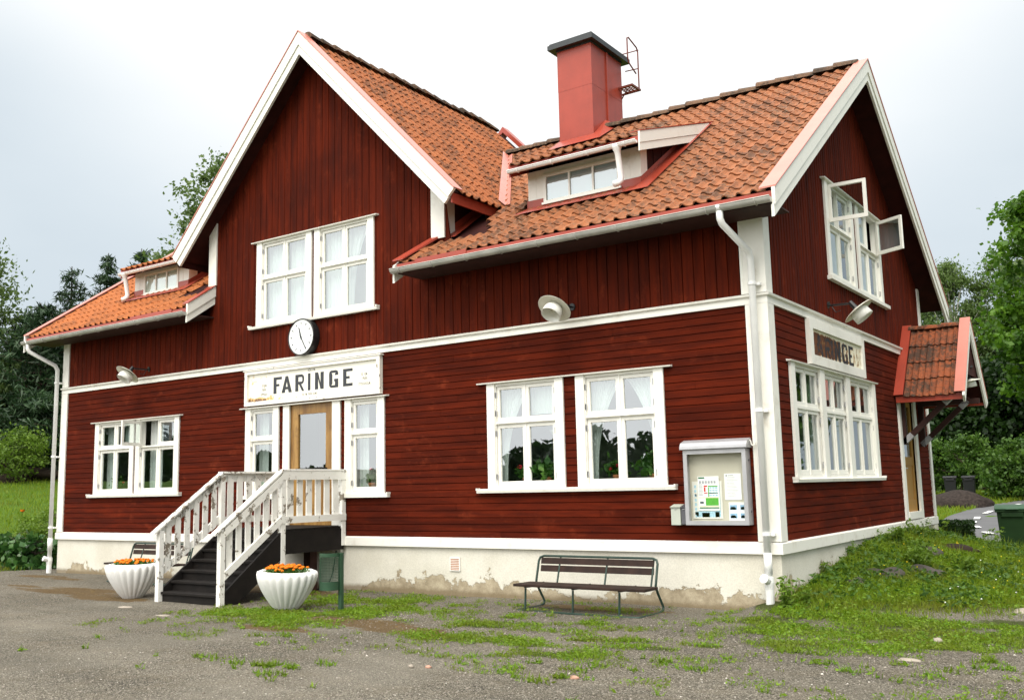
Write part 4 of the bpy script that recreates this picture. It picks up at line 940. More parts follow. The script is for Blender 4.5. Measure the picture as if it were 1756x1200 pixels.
# --- tiled canopy over the gable door
PC = MB(); YC, ZC, HW, PS = 7.6, 3.80, 1.08, 1.27
cz = lambda y: ZC-PS*abs(y-YC)
for sg in (1, -1):
    e = YC+sg*HW; N = Vector((0, sg*PS, 1)).normalized(); P = [(.0, e, cz(e)), (1.2, e, cz(e)), (1.2, YC, ZC), (.0, YC, ZC)]
    PC.hexa([Vector(p)-N*.07 for p in P]+[Vector(p) for p in P])
cn = PC.build('canopy', 'red_shade', B)
cn['label'] = 'small steep tiled canopy on dark brackets over the gable door'
pl_ = HW*math.sqrt(1+PS*PS)
for sg in (1, -1):
    e = YC+sg*HW; t_ = MB(); tl = pl_/4.05
    tiles(t_, (.17 if sg < 0 else 1.05, e, cz(e)), (-sg, 0, 0), (0, -sg, PS), 8, 4, .112, tl, None, 1.2); t_.build('tiles', 'tile_p', cn)
    d = Vector((0, sg, -PS)).normalized(); n = Vector((0, sg*PS, 1)).normalized(); k = math.sqrt(1+PS*PS)
    def strip(x0, x1, lo, hi, mat, nm, ext=.05):
        ring = [Vector((0, YC, ZC+lo*k)), Vector((0, YC, ZC))+d*(pl_+ext)+n*lo, Vector((0, YC, ZC))+d*(pl_+ext)+n*hi, Vector((0, YC, ZC+hi*k))]
        MB().hexa([(x0, p.y, p.z) for p in ring]+[(x1, p.y, p.z) for p in ring]).build(nm, mat, cn)
    strip(1.2, 1.235, -.03, .085, 'white', 'bargeboard', .12); strip(1.19, 1.225, -.10, -.031, 'white', 'bargeboard', .12)
    strip(1.06, 1.245, .086, .10, 'redmetal_sky', 'verge_cap', .03)
    strip(.004, .17, .05, .075, 'redmetal', 'wall_flashing', .0)
    mb = MB(); ya = e-sg*.04; mb.box(.03, 1.19, min(ya, ya+sg*.05), max(ya, ya+sg*.05), cz(e)-.10, cz(e)+.02); mb.build('eave_board', 'redmetal', cn)
    yb_ = 6.86 if sg < 0 else 8.40
    bm2 = MB(); bm2.box(.0, .10, yb_-.05, yb_+.05, 1.56, 2.46); bm2.box(.1, 1.15, yb_-.05, yb_+.05, 2.36, 2.46); bm2.beam((.06, yb_, 1.62), (.98, yb_, 2.46), .095, .095)
    bm2.build('bracket', 'brownbeam', cn)
    bm2 = MB(); bm2.beam((.03, yb_, 1.59), (.20, yb_, 1.747), .10, .10); bm2.beam((.80, yb_, 2.295), (.94, yb_, 2.423), .10, .10); bm2.build('bracket_shoe', 'steelgrey', cn)
ridge_tiles(cn, 'tile_p', (.15, YC, ZC+.02), (1.08, YC, ZC+.02), .3, .07)
MB().box(.0, .02, 6.60, 8.6, 2.40, 2.44).build('ledger', 'brownbeam', cn)
mb = MB(); mb.add([(1.17, YC-.72, cz(YC-.72)-.05), (1.17, YC+.72, cz(YC+.72)-.05), (1.17, YC, ZC-.12)], [(0, 1, 2)]); mb.build('canopy_end', 'red_shade', cn)
# socket under the stair landing
bx('socket', 'white2', B, -8.05, -7.85, -.12, -.03, .0, .06, Mx=FRONT)

# ------------------------------------------------------------------ things on and around the station
g0 = lambda x, y: float(gz(x, y))
# entrance stairs
SX0, SX1, YT, YBt, DZ = -9.35, -7.77, -1.43, -2.62, .335
st = thing('entrance_stairs', ((SX0+SX1)/2, -1.3, -.75), 'dark wooden entrance stairs with flaking white picket railings', 'stairs')
mb = MB()
nT = 6; rise = (DZ+.75)/(nT+1); run = (YT-YBt)/nT
for i in range(nT):
    z = -.75+rise*(i+1); y = YBt+run*i
    mb = MB(); mb.box(SX0+.05, SX1-.05, y-.03, y+run+.012, z-.04, z); mb.build('tread', 'stairwood', st, bevel=.006)
    bx('riser', 'stairwood', st, SX0+.06, SX1-.06, y+.004, y+.024, z-rise, z-.04)
bx('riser', 'stairwood', st, SX0+.06, SX1-.06, YT+.004, YT+.024, DZ-rise, DZ-.04)
for X in (SX0+.0, SX1-.045):
    mb = MB(); q = [(YBt-.06, -.80), (YBt+.20, -.80), (YT+.06, DZ-.40), (YT+.06, DZ-.02), (YT-.03, DZ-.02), (YBt-.06, -.62)]
    mb.add([(X, y, z) for y, z in q]+[(X+.045, y, z) for y, z in q], [tuple(range(6)), tuple(range(6, 12))]+[(i, (i+1) % 6, 6+(i+1) % 6, 6+i) for i in range(6)])
    mb.build('stringer', 'stairwood', st)
mb = MB()
for i in range(10): mb.box(SX0+.02, SX1-.02, YT+i*.141, YT+i*.141+.134, DZ-.04, DZ)
mb.build('landing', 'stairwood', st)
mb = MB(); mb.box(SX1-.05, SX1-.004, YT-.02, -.06, DZ-.40, DZ-.04); mb.box(SX0, SX0+.05, YT-.02, -.06, DZ-.40, DZ-.04); mb.box(SX0+.05, SX1-.05, YT, YT+.05, DZ-.40, DZ-.04); mb.build('skirt', 'stairwood', st)
bx('support_post', 'brownbeam', st, -8.3, -8.14, -.5, -.34, -.85, DZ-.1); bx('support_post', 'brownbeam', st, -9.2, -9.06, -.5, -.36, -.85, DZ-.1)
RT = 1.285
for X in (SX0+.03, SX1-.03):
    sgn = 1 if X > -8.5 else -1
    zb = lambda y: -.75+.66+.0*(y)        # unused
    def post(y, z0, z1): bx('post', 'peel', st, X-.045, X+.045, y-.045, y+.045, z0, z1, bevel=.004)
    post(YBt-.03, g0(X, YBt)-.02, .36); post(YT-.02, -.80 if sgn > 0 else -.7, RT-.03); post(-.075, .0, RT-.03)
    s0, s1 = (YBt-.10, .335), (YT-.02, RT-.06); dyz = Vector((0, s1[0]-s0[0], s1[1]-s0[1])); m = dyz.z/dyz.y
    rl = lambda y: s0[1]+(y-s0[0])*m
    # stair section: handrail, upper and lower rail, pickets
    MB().beam((X, s0[0]-.06, rl(s0[0]-.06)+.045), (X, YT-.0, RT+.0), .115, .035, (1, 0, 0)).build('handrail', 'peel', st) if False else MB().hexa([(X-.06, s0[0]-.08, rl(s0[0]-.08)+.02), (X+.06, s0[0]-.08, rl(s0[0]-.08)+.02), (X+.06, YT-.03, RT-.015), (X-.06, YT-.03, RT-.015), (X-.06, s0[0]-.08, rl(s0[0]-.08)+.06), (X+.06, s0[0]-.08, rl(s0[0]-.08)+.06), (X+.06, YT-.03, RT+.025), (X-.06, YT-.03, RT+.025)]).build('handrail', 'peel', st, bevel=.005)
    xo0, xo1 = (X+.0015, X+.043) if sgn > 0 else (X-.067, X-.0255)
    def rail(y0, z0, y1, z1, h): MB().hexa([(xo0+.012, y0, z0), (xo1+.012, y0, z0), (xo1+.012, y1, z1), (xo0+.012, y1, z1), (xo0+.012, y0, z0+h), (xo1+.012, y0, z0+h), (xo1+.012, y1, z1+h), (xo0+.012, y1, z1+h)]).build('rail', 'peel', st)
    rail(YBt-.0, rl(YBt)-.13, YT-.05, rl(YT-.05)-.115, .13); rail(YBt+.0, rl(YBt)-.78, YT-.05, rl(YT)-.80, .13)
    npk = 6
    for i in range(npk):
        y = YBt+.12+i*.178; bxx = (X-.012, X+.012)
        MB().hexa([(bxx[0], y-.05, rl(y-.05)-.77), (bxx[1], y-.05, rl(y-.05)-.77), (bxx[1], y+.05, rl(y+.05)-.77), (bxx[0], y+.05, rl(y+.05)-.77), (bxx[0], y-.05, rl(y-.05)-.0), (bxx[1], y-.05, rl(y-.05)-.0), (bxx[1], y+.05, rl(y+.05)-.0), (bxx[0], y+.05, rl(y+.05)-.0)]).build('picket', 'peel', st)
    # landing section
    MB().box(X-.06, X+.06, YT-.06, -.03, RT-.01, RT+.025).build('handrail', 'peel', st, bevel=.005)
    bx('rail', 'peel', st, xo0+.012, xo1+.012, YT-.05, -.03, RT-.15, RT-.012); bx('rail', 'peel', st, xo0+.012, xo1+.012, YT-.05, -.03, .43, .54)
    for i in range(6):
        y = YT+.16+i*.205; bx('picket', 'peel', st, X-.012, X+.012, y-.06, y+.06, .45, RT-.05)

# clock
ck_ = thing('wall_clock', (-8.79, 0, 3.765), 'round station clock with white dial and black rim below the upper windows', 'clock')
def disc(base, r, w0, w1, n=48):
    mb = MB(base); mb.lathe([(0, w0), (r, w0), (r, w1), (0, w1)], n); return mb
cb = frame(FRONT, -8.79, 3.765)
mb = MB(cb); mb.lathe([(0, 0), (.335, 0), (.345, .02), (.345, .155), (.335, .17), (.325, .165), (.322, .15)], 56); mb.build('case', 'black', ck_, smooth=False)
disc(cb, .323, .148, .152).build('dial', 'clockface', ck_)
for i in range(12):
    a = math.pi/6*i; Mx = cb @ Matrix.Rotation(-a, 4, 'Z'); MB(Mx).box(-.010, .010, .232, .278, .152, .155).build('hour_mark', 'ink', ck_)
mb = MB(cb)
for i in range(60):
    a = 2*math.pi*i/60; r0, r1 = .292, .305
    mb.beam((r0*math.sin(a), r0*math.cos(a), .1535), (r1*math.sin(a), r1*math.cos(a), .1535), .005, .002, (0, 0, 1))
mb.build('minute_ring', 'ink2', ck_)
for nm, a, ln, wd, z in (('hour_hand', 11.42/12*360, .185, .020, .158), ('minute_hand', 25/60*360, .255, .014, .162)):
    Mx = cb @ Matrix.Rotation(-R(a), 4, 'Z'); MB(Mx).prism([(-wd*.8, -.05), (wd*.8, -.05), (wd*.55, ln), (-wd*.55, ln)], z, z+.004).build(nm, 'ink', ck_)
disc(cb, .018, .152, .168, 16).build('hub', 'ink', ck_)

# name sign over the entrance
sg = thing('name_sign', (-8.65, 0, 2.59), 'long cream sign lettered FARINGE in black above the front door', 'sign')
mb = MB(FRONT); rect_frame(mb, -10.43, -6.90, 2.585, 3.265, .075, .03, .085); mb.box(-10.43, -6.90, 2.585, 3.265, .004, .03); mb.box(-10.46, -6.87, 3.255, 3.275, .0, .10); mb.build('sign_frame', 'peel_sign', sg)
bx('panel', 'sign', sg, -10.36, -6.97, 2.655, 3.195, .03, .042, Mx=FRONT)
def letters(specs, base, xs, z0, h, stroke, name, mat, parent):
    # block capitals drawn as stroke polygons on a unit cell
    def glyph(wgt): return {'F': [[(0, 0), (wgt, 0), (wgt, 1), (0, 1)], [(wgt, .84), (1, .84), (1, 1), (wgt, 1)], [(wgt, .44), (.72, .44), (.72, .58), (wgt, .58)]],
         'A': [[(-.06, 0), (wgt-.04, 0), (.60, 1), (.36, 1)], [(1.06, 0), (1.04-wgt, 0), (.40, 1), (.64, 1)], [(.2, .20), (.8, .20), (.76, .35), (.24, .35)]],
         'R': [[(0, 0), (wgt, 0), (wgt, 1), (0, 1)], [(wgt, .84), (.75, .84), (.75, 1), (wgt, 1)], [(wgt, .42), (.75, .42), (.75, .57), (wgt, .57)], [(.75, .42), (.92, .48), (1, .60), (1, .82), (.92, .94), (.75, 1), (.75, .84), (.80, .78), (.80, .64), (.75, .57)], [(.42, .42), (.68, .42), (1.03, 0), (.78, 0)]],
         'I': [[(0, 0), (wgt, 0), (wgt, 1), (0, 1)]],
         'N': [[(0, 0), (wgt, 0), (wgt, 1), (0, 1)], [(1-wgt, 0), (1, 0), (1, 1), (1-wgt, 1)], [(wgt, 1), (wgt, .62), (1-wgt, 0), (1-wgt, .38)]],
         'G': [[(0, .18), (wgt, .22), (wgt, .78), (0, .82)], [(0, .18), (.05, .07), (.22, 0), (.24, .14), (wgt, .22)], [(.22, 0), (1, 0), (1, .14), (.24, .14)], [(1-wgt, .14), (1, .14), (1, .50), (1-wgt, .50)], [(.55, .36), (1-wgt, .36), (1-wgt, .50), (.55, .50)], [(0, .82), (wgt, .78), (.26, .86), (.22, 1), (.06, .94)], [(.22, 1), (.26, .86), (.74, .86), (.78, 1)], [(.78, 1), (.74, .86), (1-wgt, .80), (1-wgt, .72), (1, .72), (1, .84), (.94, .94)]],
         'E': [[(0, 0), (wgt, 0), (wgt, 1), (0, 1)], [(wgt, .84), (1, .84), (1, 1), (wgt, 1)], [(wgt, .43), (.70, .43), (.70, .57), (wgt, .57)], [(wgt, 0), (1, 0), (1, .16), (wgt, .16)]]}
    for ch, (x, x1) in zip(specs, xs):
        mb = MB(base); cw = x1-x; G = glyph(1. if ch == 'I' else stroke/cw)
        for j, pl_ in enumerate(G[ch]):
            mb.add([(x+p*cw, z0+q*h, j*.0002) for p, q in pl_], [tuple(range(len(pl_)))])
        mb.build('letter', mat, parent)
fb = frame(FRONT, 0, 0, .0445)
letters('FARINGE', fb, [(-9.645, -9.415), (-9.405, -9.155), (-9.05, -8.815), (-8.715, -8.648), (-8.53, -8.303), (-8.167, -7.935), (-7.817, -7.582)], 2.775, .312, .084, 'letter', 'ink', sg)
def small(body, u, v, size, sp=1.2): text('small_lettering', body, size, frame(FRONT, u, v, .0435), 'ink2', sg, .62, .0012, 'CENTER', sp)
small('HÖH.17M.', -8.62, 3.145, .062); small('33 KM.', -9.90, 2.951, .066); small('FRÅN', -9.91, 2.872, .066); small('UPPSALA', -9.91, 2.786, .066)
small('53  KM.', -7.295, 2.956, .066); small('FRÅN', -7.284, 2.881, .066); small('STOCKHOLM.', -7.291, 2.788, .066); small('102 KM. FRÅN OLMO', -8.67, 2.705, .06)

# rusted name plate on the gable
rs = thing('rusted_sign', (0, 2.95, 2.63), 'badly rusted name plate in a white frame above the triple gable window', 'sign')
mb = MB(SIDE); rect_frame(mb, 1.56, 4.42, 2.62, 3.295, .14, .03, .075); mb.box(1.56, 4.42, 2.62, 3.295, .004, .03); mb.build('sign_frame', 'white2', rs)
bx('panel', 'rustsign', rs, 1.68, 4.30, 2.74, 3.175, .03, .040, Mx=SIDE)
letters('FARINGE', frame(SIDE, 0, 0, .0425), [(1.70, 1.86), (1.88, 2.22), (2.33, 2.60), (2.63, 2.73), (2.816, 3.115), (3.20, 3.50), (3.575, 3.83)], 2.775, .32, .095, 'letter', 'rustink', rs)


# wall lamps
def lamp(loc, wall, axis, label, scale=1., grp='enamel lamps on the station walls'):
    p = Vector(loc); wl_ = Vector(wall); t = thing('wall_lamp', wl_, label, 'lamp', grp)
    ax = Vector(axis).normalized(); q = ax.to_track_quat('Z', 'Y').to_matrix().to_4x4(); Mx = Matrix.Translation(p) @ q @ Matrix.Scale(scale, 4)
    out = (p-wl_).normalized()
    mb = MB(); b = p - ax*.10*scale
    mb.tube([wl_, wl_+out*.05, b-out*.06], .016, 8); mb.lathe([(0, 0)], 3) if False else None
    mb.tube([wl_-out*.0, wl_+out*.018], .055, 12); mb.tube([b-ax*.05, b+ax*.10*scale], [.036, .045], 10)
    mb.tube([wl_+out*.06+Vector((0, 0, -.01)), wl_+out*.12+Vector((0, 0, -.10)), wl_+out*.2+Vector((0, 0, -.06))], .007, 5)
    mb.build('bracket', 'black', t)
    mb = MB(Mx); mb.lathe([(.03, -.02), (.06, -.012), (.24, .030), (.262, .045), (.258, .048), (.24, .036), (.06, -.004)], 40); mb.build('shade', 'enamel', t, smooth=True)
    mb = MB(Mx); mb.lathe([(.05, -.005), (.115, .02), (.142, .07), (.150, .19), (.146, .19), (.136, .075), (.11, .03), (.05, .006)], 36); mb.build('globe', 'opal', t, smooth=True)
    mb = MB(Mx); mb.lathe([(.012, .0), (.02, .04), (.035, .075), (.03, .105), (0, .118)], 16); mb.build('bulb', 'enamel', t, smooth=True)
lamp((-3.06, -.42, 3.575), (-3.02, 0, 3.62), (-.10, -.70, -.86), 'white enamel lamp on the front wall above the paired right windows')
lamp((-13.72, -.42, 3.50), (-13.62, 0, 3.60), (-.10, -.62, -.86), 'white enamel lamp on the front wall above the paired left windows')
lamp((.44, 2.74, 3.54), (0, 2.76, 3.66), (.66, .12, -.86), 'white enamel lamp on a dark arm above the rusted name plate')
lamp((1.10, 7.75, 2.78), (1.16, 7.62, 3.02), (.12, .1, -1), 'small white lamp under the tip of the tiled canopy', .8)

# notice board with its papers, letter boxes
nb = thing('notice_board', (-.78, 0, .37), 'grey metal notice board with sloping hood beside the corner board', 'notice board')
mb = MB(FRONT); u0, u1, v0, v1 = -1.235, -.34, .375, 1.375
rect_frame(mb, u0, u1, v0, v1, .035, .0, .155); mb.box(u0, u1, v0, v1, .0, .012); mb.build('case', 'steelgrey', nb)
mb = MB(FRONT); rect_frame(mb, u0-.0, u1+.0, v0, v1, .055, .156, .170); mb.build('door_frame', 'steelgrey', nb)
bx('backboard', 'felt', nb, u0+.035, u1-.035, v0+.035, v1-.035, .012, .05, Mx=FRONT)
glaze(FRONT, u0+.055, u1-.055, v0+.055, v1-.055, .160, nb, 'clearglass')
mb = MB(FRONT); q = [(.0, v1+.135), (.05, v1+.14), (.17, v1+.10), (.20, v1+.05), (.205, v1+.01), (.19, v1+.005), (.0, v1+.005)]
mb.add([(u0-.035, z, w2) for w2, z in q]+[(u1+.03, z, w2) for w2, z in q], [tuple(range(7)), tuple(range(7, 14))]+[(i, (i+1) % 7, 7+(i+1) % 7, 7+i) for i in range(7)]); mb.build('hood', 'steelgrey', nb, bevel=.006)
MB(FRONT).tube([(u1+.03, v1+.11, .07), (u1+.045, v1+.09, .07), (u1+.05, v1+.05, .07), (u1+.075, v1+.03, .07), (u1+.10, v1+.045, .07), (u1+.115, v1+.08, .07)], .009, 6).build('hook', 'white2', nb)
mb = MB(FRONT)
for v in (.55, 1.22): mb.tube([(u1, v, .08), (u1+.012, v, .08)], .014, 8)
mb.build('hinge_bolt', 'boxdark', nb)
def sheet(name, label, u, v, wd, ht, z, mat='paper', tilt=0.):
    t = thing(name, Vector((u, -z, v)), label, 'paper')
    base = frame(FRONT, u, v, z) @ Matrix.Rotation(R(tilt), 4, 'Z')
    bx('sheet', mat, t, 0, wd, 0, ht, 0, .003, Mx=base)
    return t, frame(base, 0, 0, .0038)
def blocks(t, base, items):
    for nm, mat, rects in items:
        mb = MB(base)
        for x0, x1, y0, y1 in rects: mb.add([(x0, y0, 0), (x1, y0, 0), (x1, y1, 0), (x0, y1, 0)], [(0, 1, 2, 3)])
        mb.build(nm, mat, t)
t, b = sheet('map_sheet', 'yellowed blue printed sheet curling behind the timetable', -1.17, .455, .43, .50, .056, 'paper2')
blocks(t, b, [('map_print', 'p_cyan', [(.03, .06, .05+.06*i, .09+.06*i) for i in range(7)]+[(.03, .40, .02, .10), (.35, .40, .1, .45)]), ('map_detail', 'p_blue', [(.05, .08, .03, .09), (.13, .24, .02, .08), (.32, .38, .02, .09), (.04, .06, .30, .33)])])
t, b = sheet('timetable_sheet', 'colourful timetable sheet with red and green columns on the notice board', -1.08, .565, .305, .455, .066)
grid = [(.075, .125, .20+.0215*i, .216+.0215*i) for i in range(9)]
blocks(t, b, [('heading', 'p_dkgreen', [(.01, .10, .425, .445), (.012, .295, .025, .042)]), ('red_column', 'p_red', [(.085, .135, .315, .335), (.085, .135, .225, .24), (.085, .11, .25, .31)]), ('green_column', 'p_green', [(.145, .285, .315, .33), (.145, .285, .225, .235), (.145, .16, .18, .31)]),
              ('timetable_cells', 'p_cyan', [(.165+.042*i, .198+.042*i, .19+.033*j, .212+.033*j) for i in range(3) for j in range(4)]), ('table_text', 'p_grey', [(.012, .07, .20+.018*i, .207+.018*i) for i in range(9)]+[(.02+.042*i, .05+.042*i, .36, .395) for i in range(6)]),
              ('map_patch', 'p_green', [(.105, .29, .065, .165)]), ('emblem', 'p_dark', [(.022, .075, .09, .12)]), ('yellow_line', 'p_yellow', [(.01, .295, .168, .174), (.01, .295, .05, .056)])])
t, b = sheet('letter_sheet', 'plain typed letter pinned right of the timetable', -.70, .70, .235, .35, .053)
blocks(t, b, [('typed_lines', 'p_grey', [(.03, .03+random.uniform(.1, .175), .05+.019*i, .0545+.019*i) for i in range(14)]), ('letterhead', 'p_dark', [(.02, .04, .315, .33), (.05, .13, .32, .326)])])
t, b = sheet('photo_sheet', 'white sheet with four small train photos on the notice board', -.655, .43, .265, .24, .054)
blocks(t, b, [('photo', 'p_sky', [(.015+.145*i, .115+.145*i-(.0 if i == 0 else .01), .03+.11*j, .095+.11*j)]) for i in (0, 1) for j in (0, 1)] + [('photo_subject', 'p_dark', [(.02+.145*i, .10+.145*i, .033+.11*j, .06+.11*j) for i in (0, 1) for j in (0, 1)]), ('photo_subject', 'paper', [(.03+.145*i, .085+.145*i, .05+.11*j, .07+.11*j) for i in (0, 1) for j in (0, 1)])])
def mailbox(u0, u1, v0, v1, mat, label, d):
    t = thing('letter_box', Vector(((u0+u1)/2, 0, v0)), label, 'letter box')
    bx('body', mat, t, u0, u1, v0, v1-.03, .003, d, Mx=FRONT, bevel=.004)
    mb = MB(FRONT); mb.add([(u0-.006, v1-.03, .0), (u1+.006, v1-.03, 0), (u1+.006, v1-.035, d+.012), (u0-.006, v1-.035, d+.012), (u0-.006, v1+.012, 0), (u1+.006, v1+.012, 0), (u1+.006, v1-.022, d+.016), (u0-.006, v1-.022, d+.016)], [(0, 3, 2, 1), (4, 5, 6, 7), (0, 1, 5, 4), (1, 2, 6, 5), (2, 3, 7, 6), (3, 0, 4, 7)])
    mb.build('lid', mat, t); MB(FRONT).tube([((u0+u1)/2-.02, v1-.045, d), ((u0+u1)/2, v1-.055, d+.012), ((u0+u1)/2+.02, v1-.045, d)], .004, 5).build('finger_grip', 'steelgrey', t)
mailbox(-1.475, -1.335, .37, .64, 'boxgreen', 'pale grey green letter box left of the dark one', .12)
mailbox(-1.325, -1.245, .38, .635, 'boxdark', 'dark grey letter box squeezed against the notice board', .115)

# benches
def bench(dx, dy, dz, label, mirror=False):
    t = thing('park_bench', (-2.35+dx, -.9+dy, -.75+dz), label, 'bench', 'benches along the front wall')
    o = lambda p: (p[0]+dx, p[1]+dy, p[2]+dz)
    gzv = -.742; xl, xr = -3.34, -1.46; tz = -.045
    path = []
    for X, s in ((xl, 1), (xr, -1)):
        pass
    side = lambda X: [(X, -1.17, gzv), (X, -.62, gzv), (X, -.52, gzv+.02), (X, -.50, gzv+.06), (X, -.66, -.47), (X, -.70, -.40), (X, -.685, -.34), (X, -.62, tz-.07)]
    A = side(xl); Bp = side(xr)
    tube_ = [( xl+.10, -1.20, gzv)] 
    mb = MB(); mb.tube([o(p) for p in [(xl+.09, -1.20, gzv)]+A+[(xl+.02, -.605, tz-.02), (xl+.08, -.60, tz)]+[(xr-.08, -.60, tz), (xr-.02, -.605, tz-.02)]+Bp[::-1]+[(xr-.02, -1.19, gzv), (xr-.09, -1.20, gzv), (xl+.09, -1.20, gzv)]], .017, 8); mb.build('tube_frame', 'benchgreen', t, smooth=True)
    for X in (xl+.14, xl+.90, xr-.28):
        mb = MB(); mb.tube([o(p) for p in [(X, -1.20, gzv), (X, -1.18, -.44)]], .015, 7); mb.tube([o(p) for p in [(X, -1.20, -.425), (X, -.80, -.435), (X, -.72, -.40)]], .013, 6); mb.build('leg', 'benchgreen', t)
        MB().tube([o(p) for p in [(X+.22, -.72, -.42), (X+.22, -.60, tz-.01)]], .013, 6).build('back_support', 'benchgreen', t)
    for k in range(2): 
        y = -1.25+k*.22; MB().box(xl-.02+dx, xr+.12+dx-.02*k, y+dy, y+.20+dy, -.415+dz-.004*k, -.38+dz-.004*k).build('seat_slat', 'benchwood', t, bevel=.005)
    for k in range(2):
        z = tz-.108-k*.104; yy = -.635-.016*k
        MB().hexa([(xl+.05+dx, yy-.012+dy, z+dz), (xr-.05+dx, yy-.012+dy, z+dz), (xr-.05+dx, yy+.016+dy, z+dz), (xl+.05+dx, yy+.016+dy, z+dz), (xl+.05+dx, yy+.006+dy, z+.085+dz), (xr-.05+dx, yy+.006+dy, z+.085+dz), (xr-.05+dx, yy+.034+dy, z+.085+dz), (xl+.05+dx, yy+.034+dy, z+.085+dz)]).build('back_slat', 'benchwood', t, bevel=.004)
M['benchwood'] = m_plain('brown stained bench wood', (.026, .012, .007), .7, .3, .5, 7, .3)
bench(0, 0, 0, 'green tubular bench with brown slats below the right hand windows')
bench(-9.75, .02, .04, 'green tubular bench half hidden behind the stairs and the left planter')

# planters with marigolds
def planter(x, y, label, lab2, tilt):
    z = g0(x, y)-.01; t = thing('flower_planter', (x, y, z), label, 'planter', 'white fluted concrete planters')
    Mx = Matrix.Translation((x, y, z)) @ Matrix.Rotation(R(tilt), 4, 'Y') @ Matrix.Diagonal((1, 1, .93, 1))
    fl = lambda a, h: 1-.03+.085*min(1, max(0, (h-.0)/.1))*abs(math.sin(a*11))**.7*(1 if h < .60 else .6)
    prof = [(.0, 0), (.150, 0), (.162, .015), (.215, .09), (.285, .20), (.345, .31), (.388, .41), (.412, .49), (.420, .55), (.412, .59), (.375, .612), (.35, .60), (.335, .56), (.32, .50)]
    MB(Mx).lathe(prof, 132, fn=lambda a, h: fl(a, h)).build('bowl', 'concrete', t, smooth=True)
    mb = MB(Mx); mb.lathe([(0, .545), (.33, .54)], 30); mb.build('earth', 'soil', t)
    f = thing('marigolds', Vector((x, y, z+.54)), lab2, 'flowers', 'marigolds in the planters')
    n = 64; P = []; mbf = MB(Mx)
    rng = random.Random(int(x*100))
    for i in range(n):
        a = rng.uniform(0, 6.28); r = .31*math.sqrt(rng.random()); px, py = r*math.cos(a), r*math.sin(a); h = .665-.35*r*r+rng.uniform(-.01, .025); rr = rng.uniform(.020, .033)
        mbf.lathe([(0, -.012), (rr*.7, -.008), (rr, .006), (rr*.75, .020), (0, .026)], 8, (px, py, h), lambda a_, h_: 1+.12*math.sin(a_*5))
    mbf.build('blossoms', 'marigold', f)
    cs = np.stack([RNG.normal(0, .16, 1500), RNG.normal(0, .16, 1500), RNG.uniform(.55, .65, 1500)], -1); cs = cs[np.hypot(cs[:, 0], cs[:, 1]) < .35]
    leaves('leaves', cs @ np.array(Mx.to_3x3()).T + np.array([x, y, z]), .045, 'leaf_pot', f, .4)
M['concrete'] = m_white('white painted concrete', (.85, .845, .82), 0, .15)
def leaves(name, C, size, mat, parent=None, aspect=.6, flat=0., droop=0., at=None, var=.5, updir=None):
    C = np.asarray(C, float); n = len(C)
    d = RNG.normal(size=(n, 3)); d[:, 2] = d[:, 2]*(1-flat) - droop; d /= np.linalg.norm(d, axis=1)[:, None]
    e = RNG.normal(size=(n, 3)); 
    if flat: e[:, 2] *= (1-flat)
    e -= d*(e*d).sum(1)[:, None]; e /= np.linalg.norm(e, axis=1)[:, None]
    s = size*(1+var*(RNG.random(n)-.5)*2)[:, None]
    V = np.stack([C-d*s*.5, C+e*s*aspect*.5+d*s*.05, C+d*s*.5, C-e*s*aspect*.5+d*s*.05], 1).reshape(-1, 3)
    return raw(name, V, quads_to_faces(n), mat, parent, at=at)
planter(-10.25, -2.50, 'fluted white planter of marigolds left of the stairs', 'orange marigolds growing in the planter left of the stairs', 0)
planter(-6.53, -2.49, 'fluted white planter of marigolds between the stairs and the litter bin', 'orange marigolds growing in the planter right of the stairs', 3)

# litter bin
lb = thing('litter_bin', (-5.78, -2.2, -.75), 'green half round wire litter bin on a single post', 'litter bin')
bx('post', 'bingreen', lb, -5.775, -5.715, -2.185, -2.135, -.80, .05)
bc = Vector((-5.875, -2.26, 0)); r = .145; dirv = math.atan2(-9.9, 10.2)
ring = [dirv-1.9+3.8*k/28 for k in range(29)]
mb = MB()
def band(z0, z1):
    for a, b in zip(ring[:-1], ring[1:]):
        mb.add([(bc.x+r*math.cos(a)*.98, bc.y+r*math.sin(a), z0), (bc.x+r*math.cos(b)*.98, bc.y+r*math.sin(b), z0), (bc.x+r*math.cos(b)*.98, bc.y+r*math.sin(b), z1), (bc.x+r*math.cos(a)*.98, bc.y+r*math.sin(a), z1)], [(0, 1, 2, 3)])
band(.0, .055); mb.build('top_band', 'bingreen', lb); mb = MB(); band(-.465, -.345); mb.build('bottom_band', 'bingreen', lb); mb = MB(); mb.lathe([(0, 0), (r*.97, 0)], 28, (bc.x, bc.y, -.46)); mb.build('base', 'bingreen', lb)
mb = MB()
for k in range(16): mb.tube([(bc.x+r*.98*math.cos(a), bc.y+r*.98*math.sin(a), -.345+k*.0216) for a in ring], .0032, 4)
for a in [dirv-1.9+3.8*k/26 for k in range(27)]: mb.tube([(bc.x+r*.98*math.cos(a), bc.y+r*.98*math.sin(a), -.35), (bc.x+r*.98*math.cos(a), bc.y+r*.98*math.sin(a), .0)], .0032, 4)
mb.build('wire_mesh', 'bingreen', lb)
for a0 in (ring[0], ring[-1]): MB().tube([(bc.x+r*.98*math.cos(a0), bc.y+r*.98*math.sin(a0), -.465), (bc.x+r*.98*math.cos(a0), bc.y+r*.98*math.sin(a0), .055)], .008, 6).build('edge_bar', 'bingreen', lb)
cbl = MB(); cbl.tube([(-7.95, -.07, -.10), (-7.95, -.10, -.25), (-7.99, -.12, -.5), (-8.05, -.2, -.74), (-8.3, -.35, -.745), (-8.8, -.4, -.745)], .012, 6)
tag(cbl.build('power_cable', 'black', None), 'black cable hanging from the socket under the stair landing', 'cable')

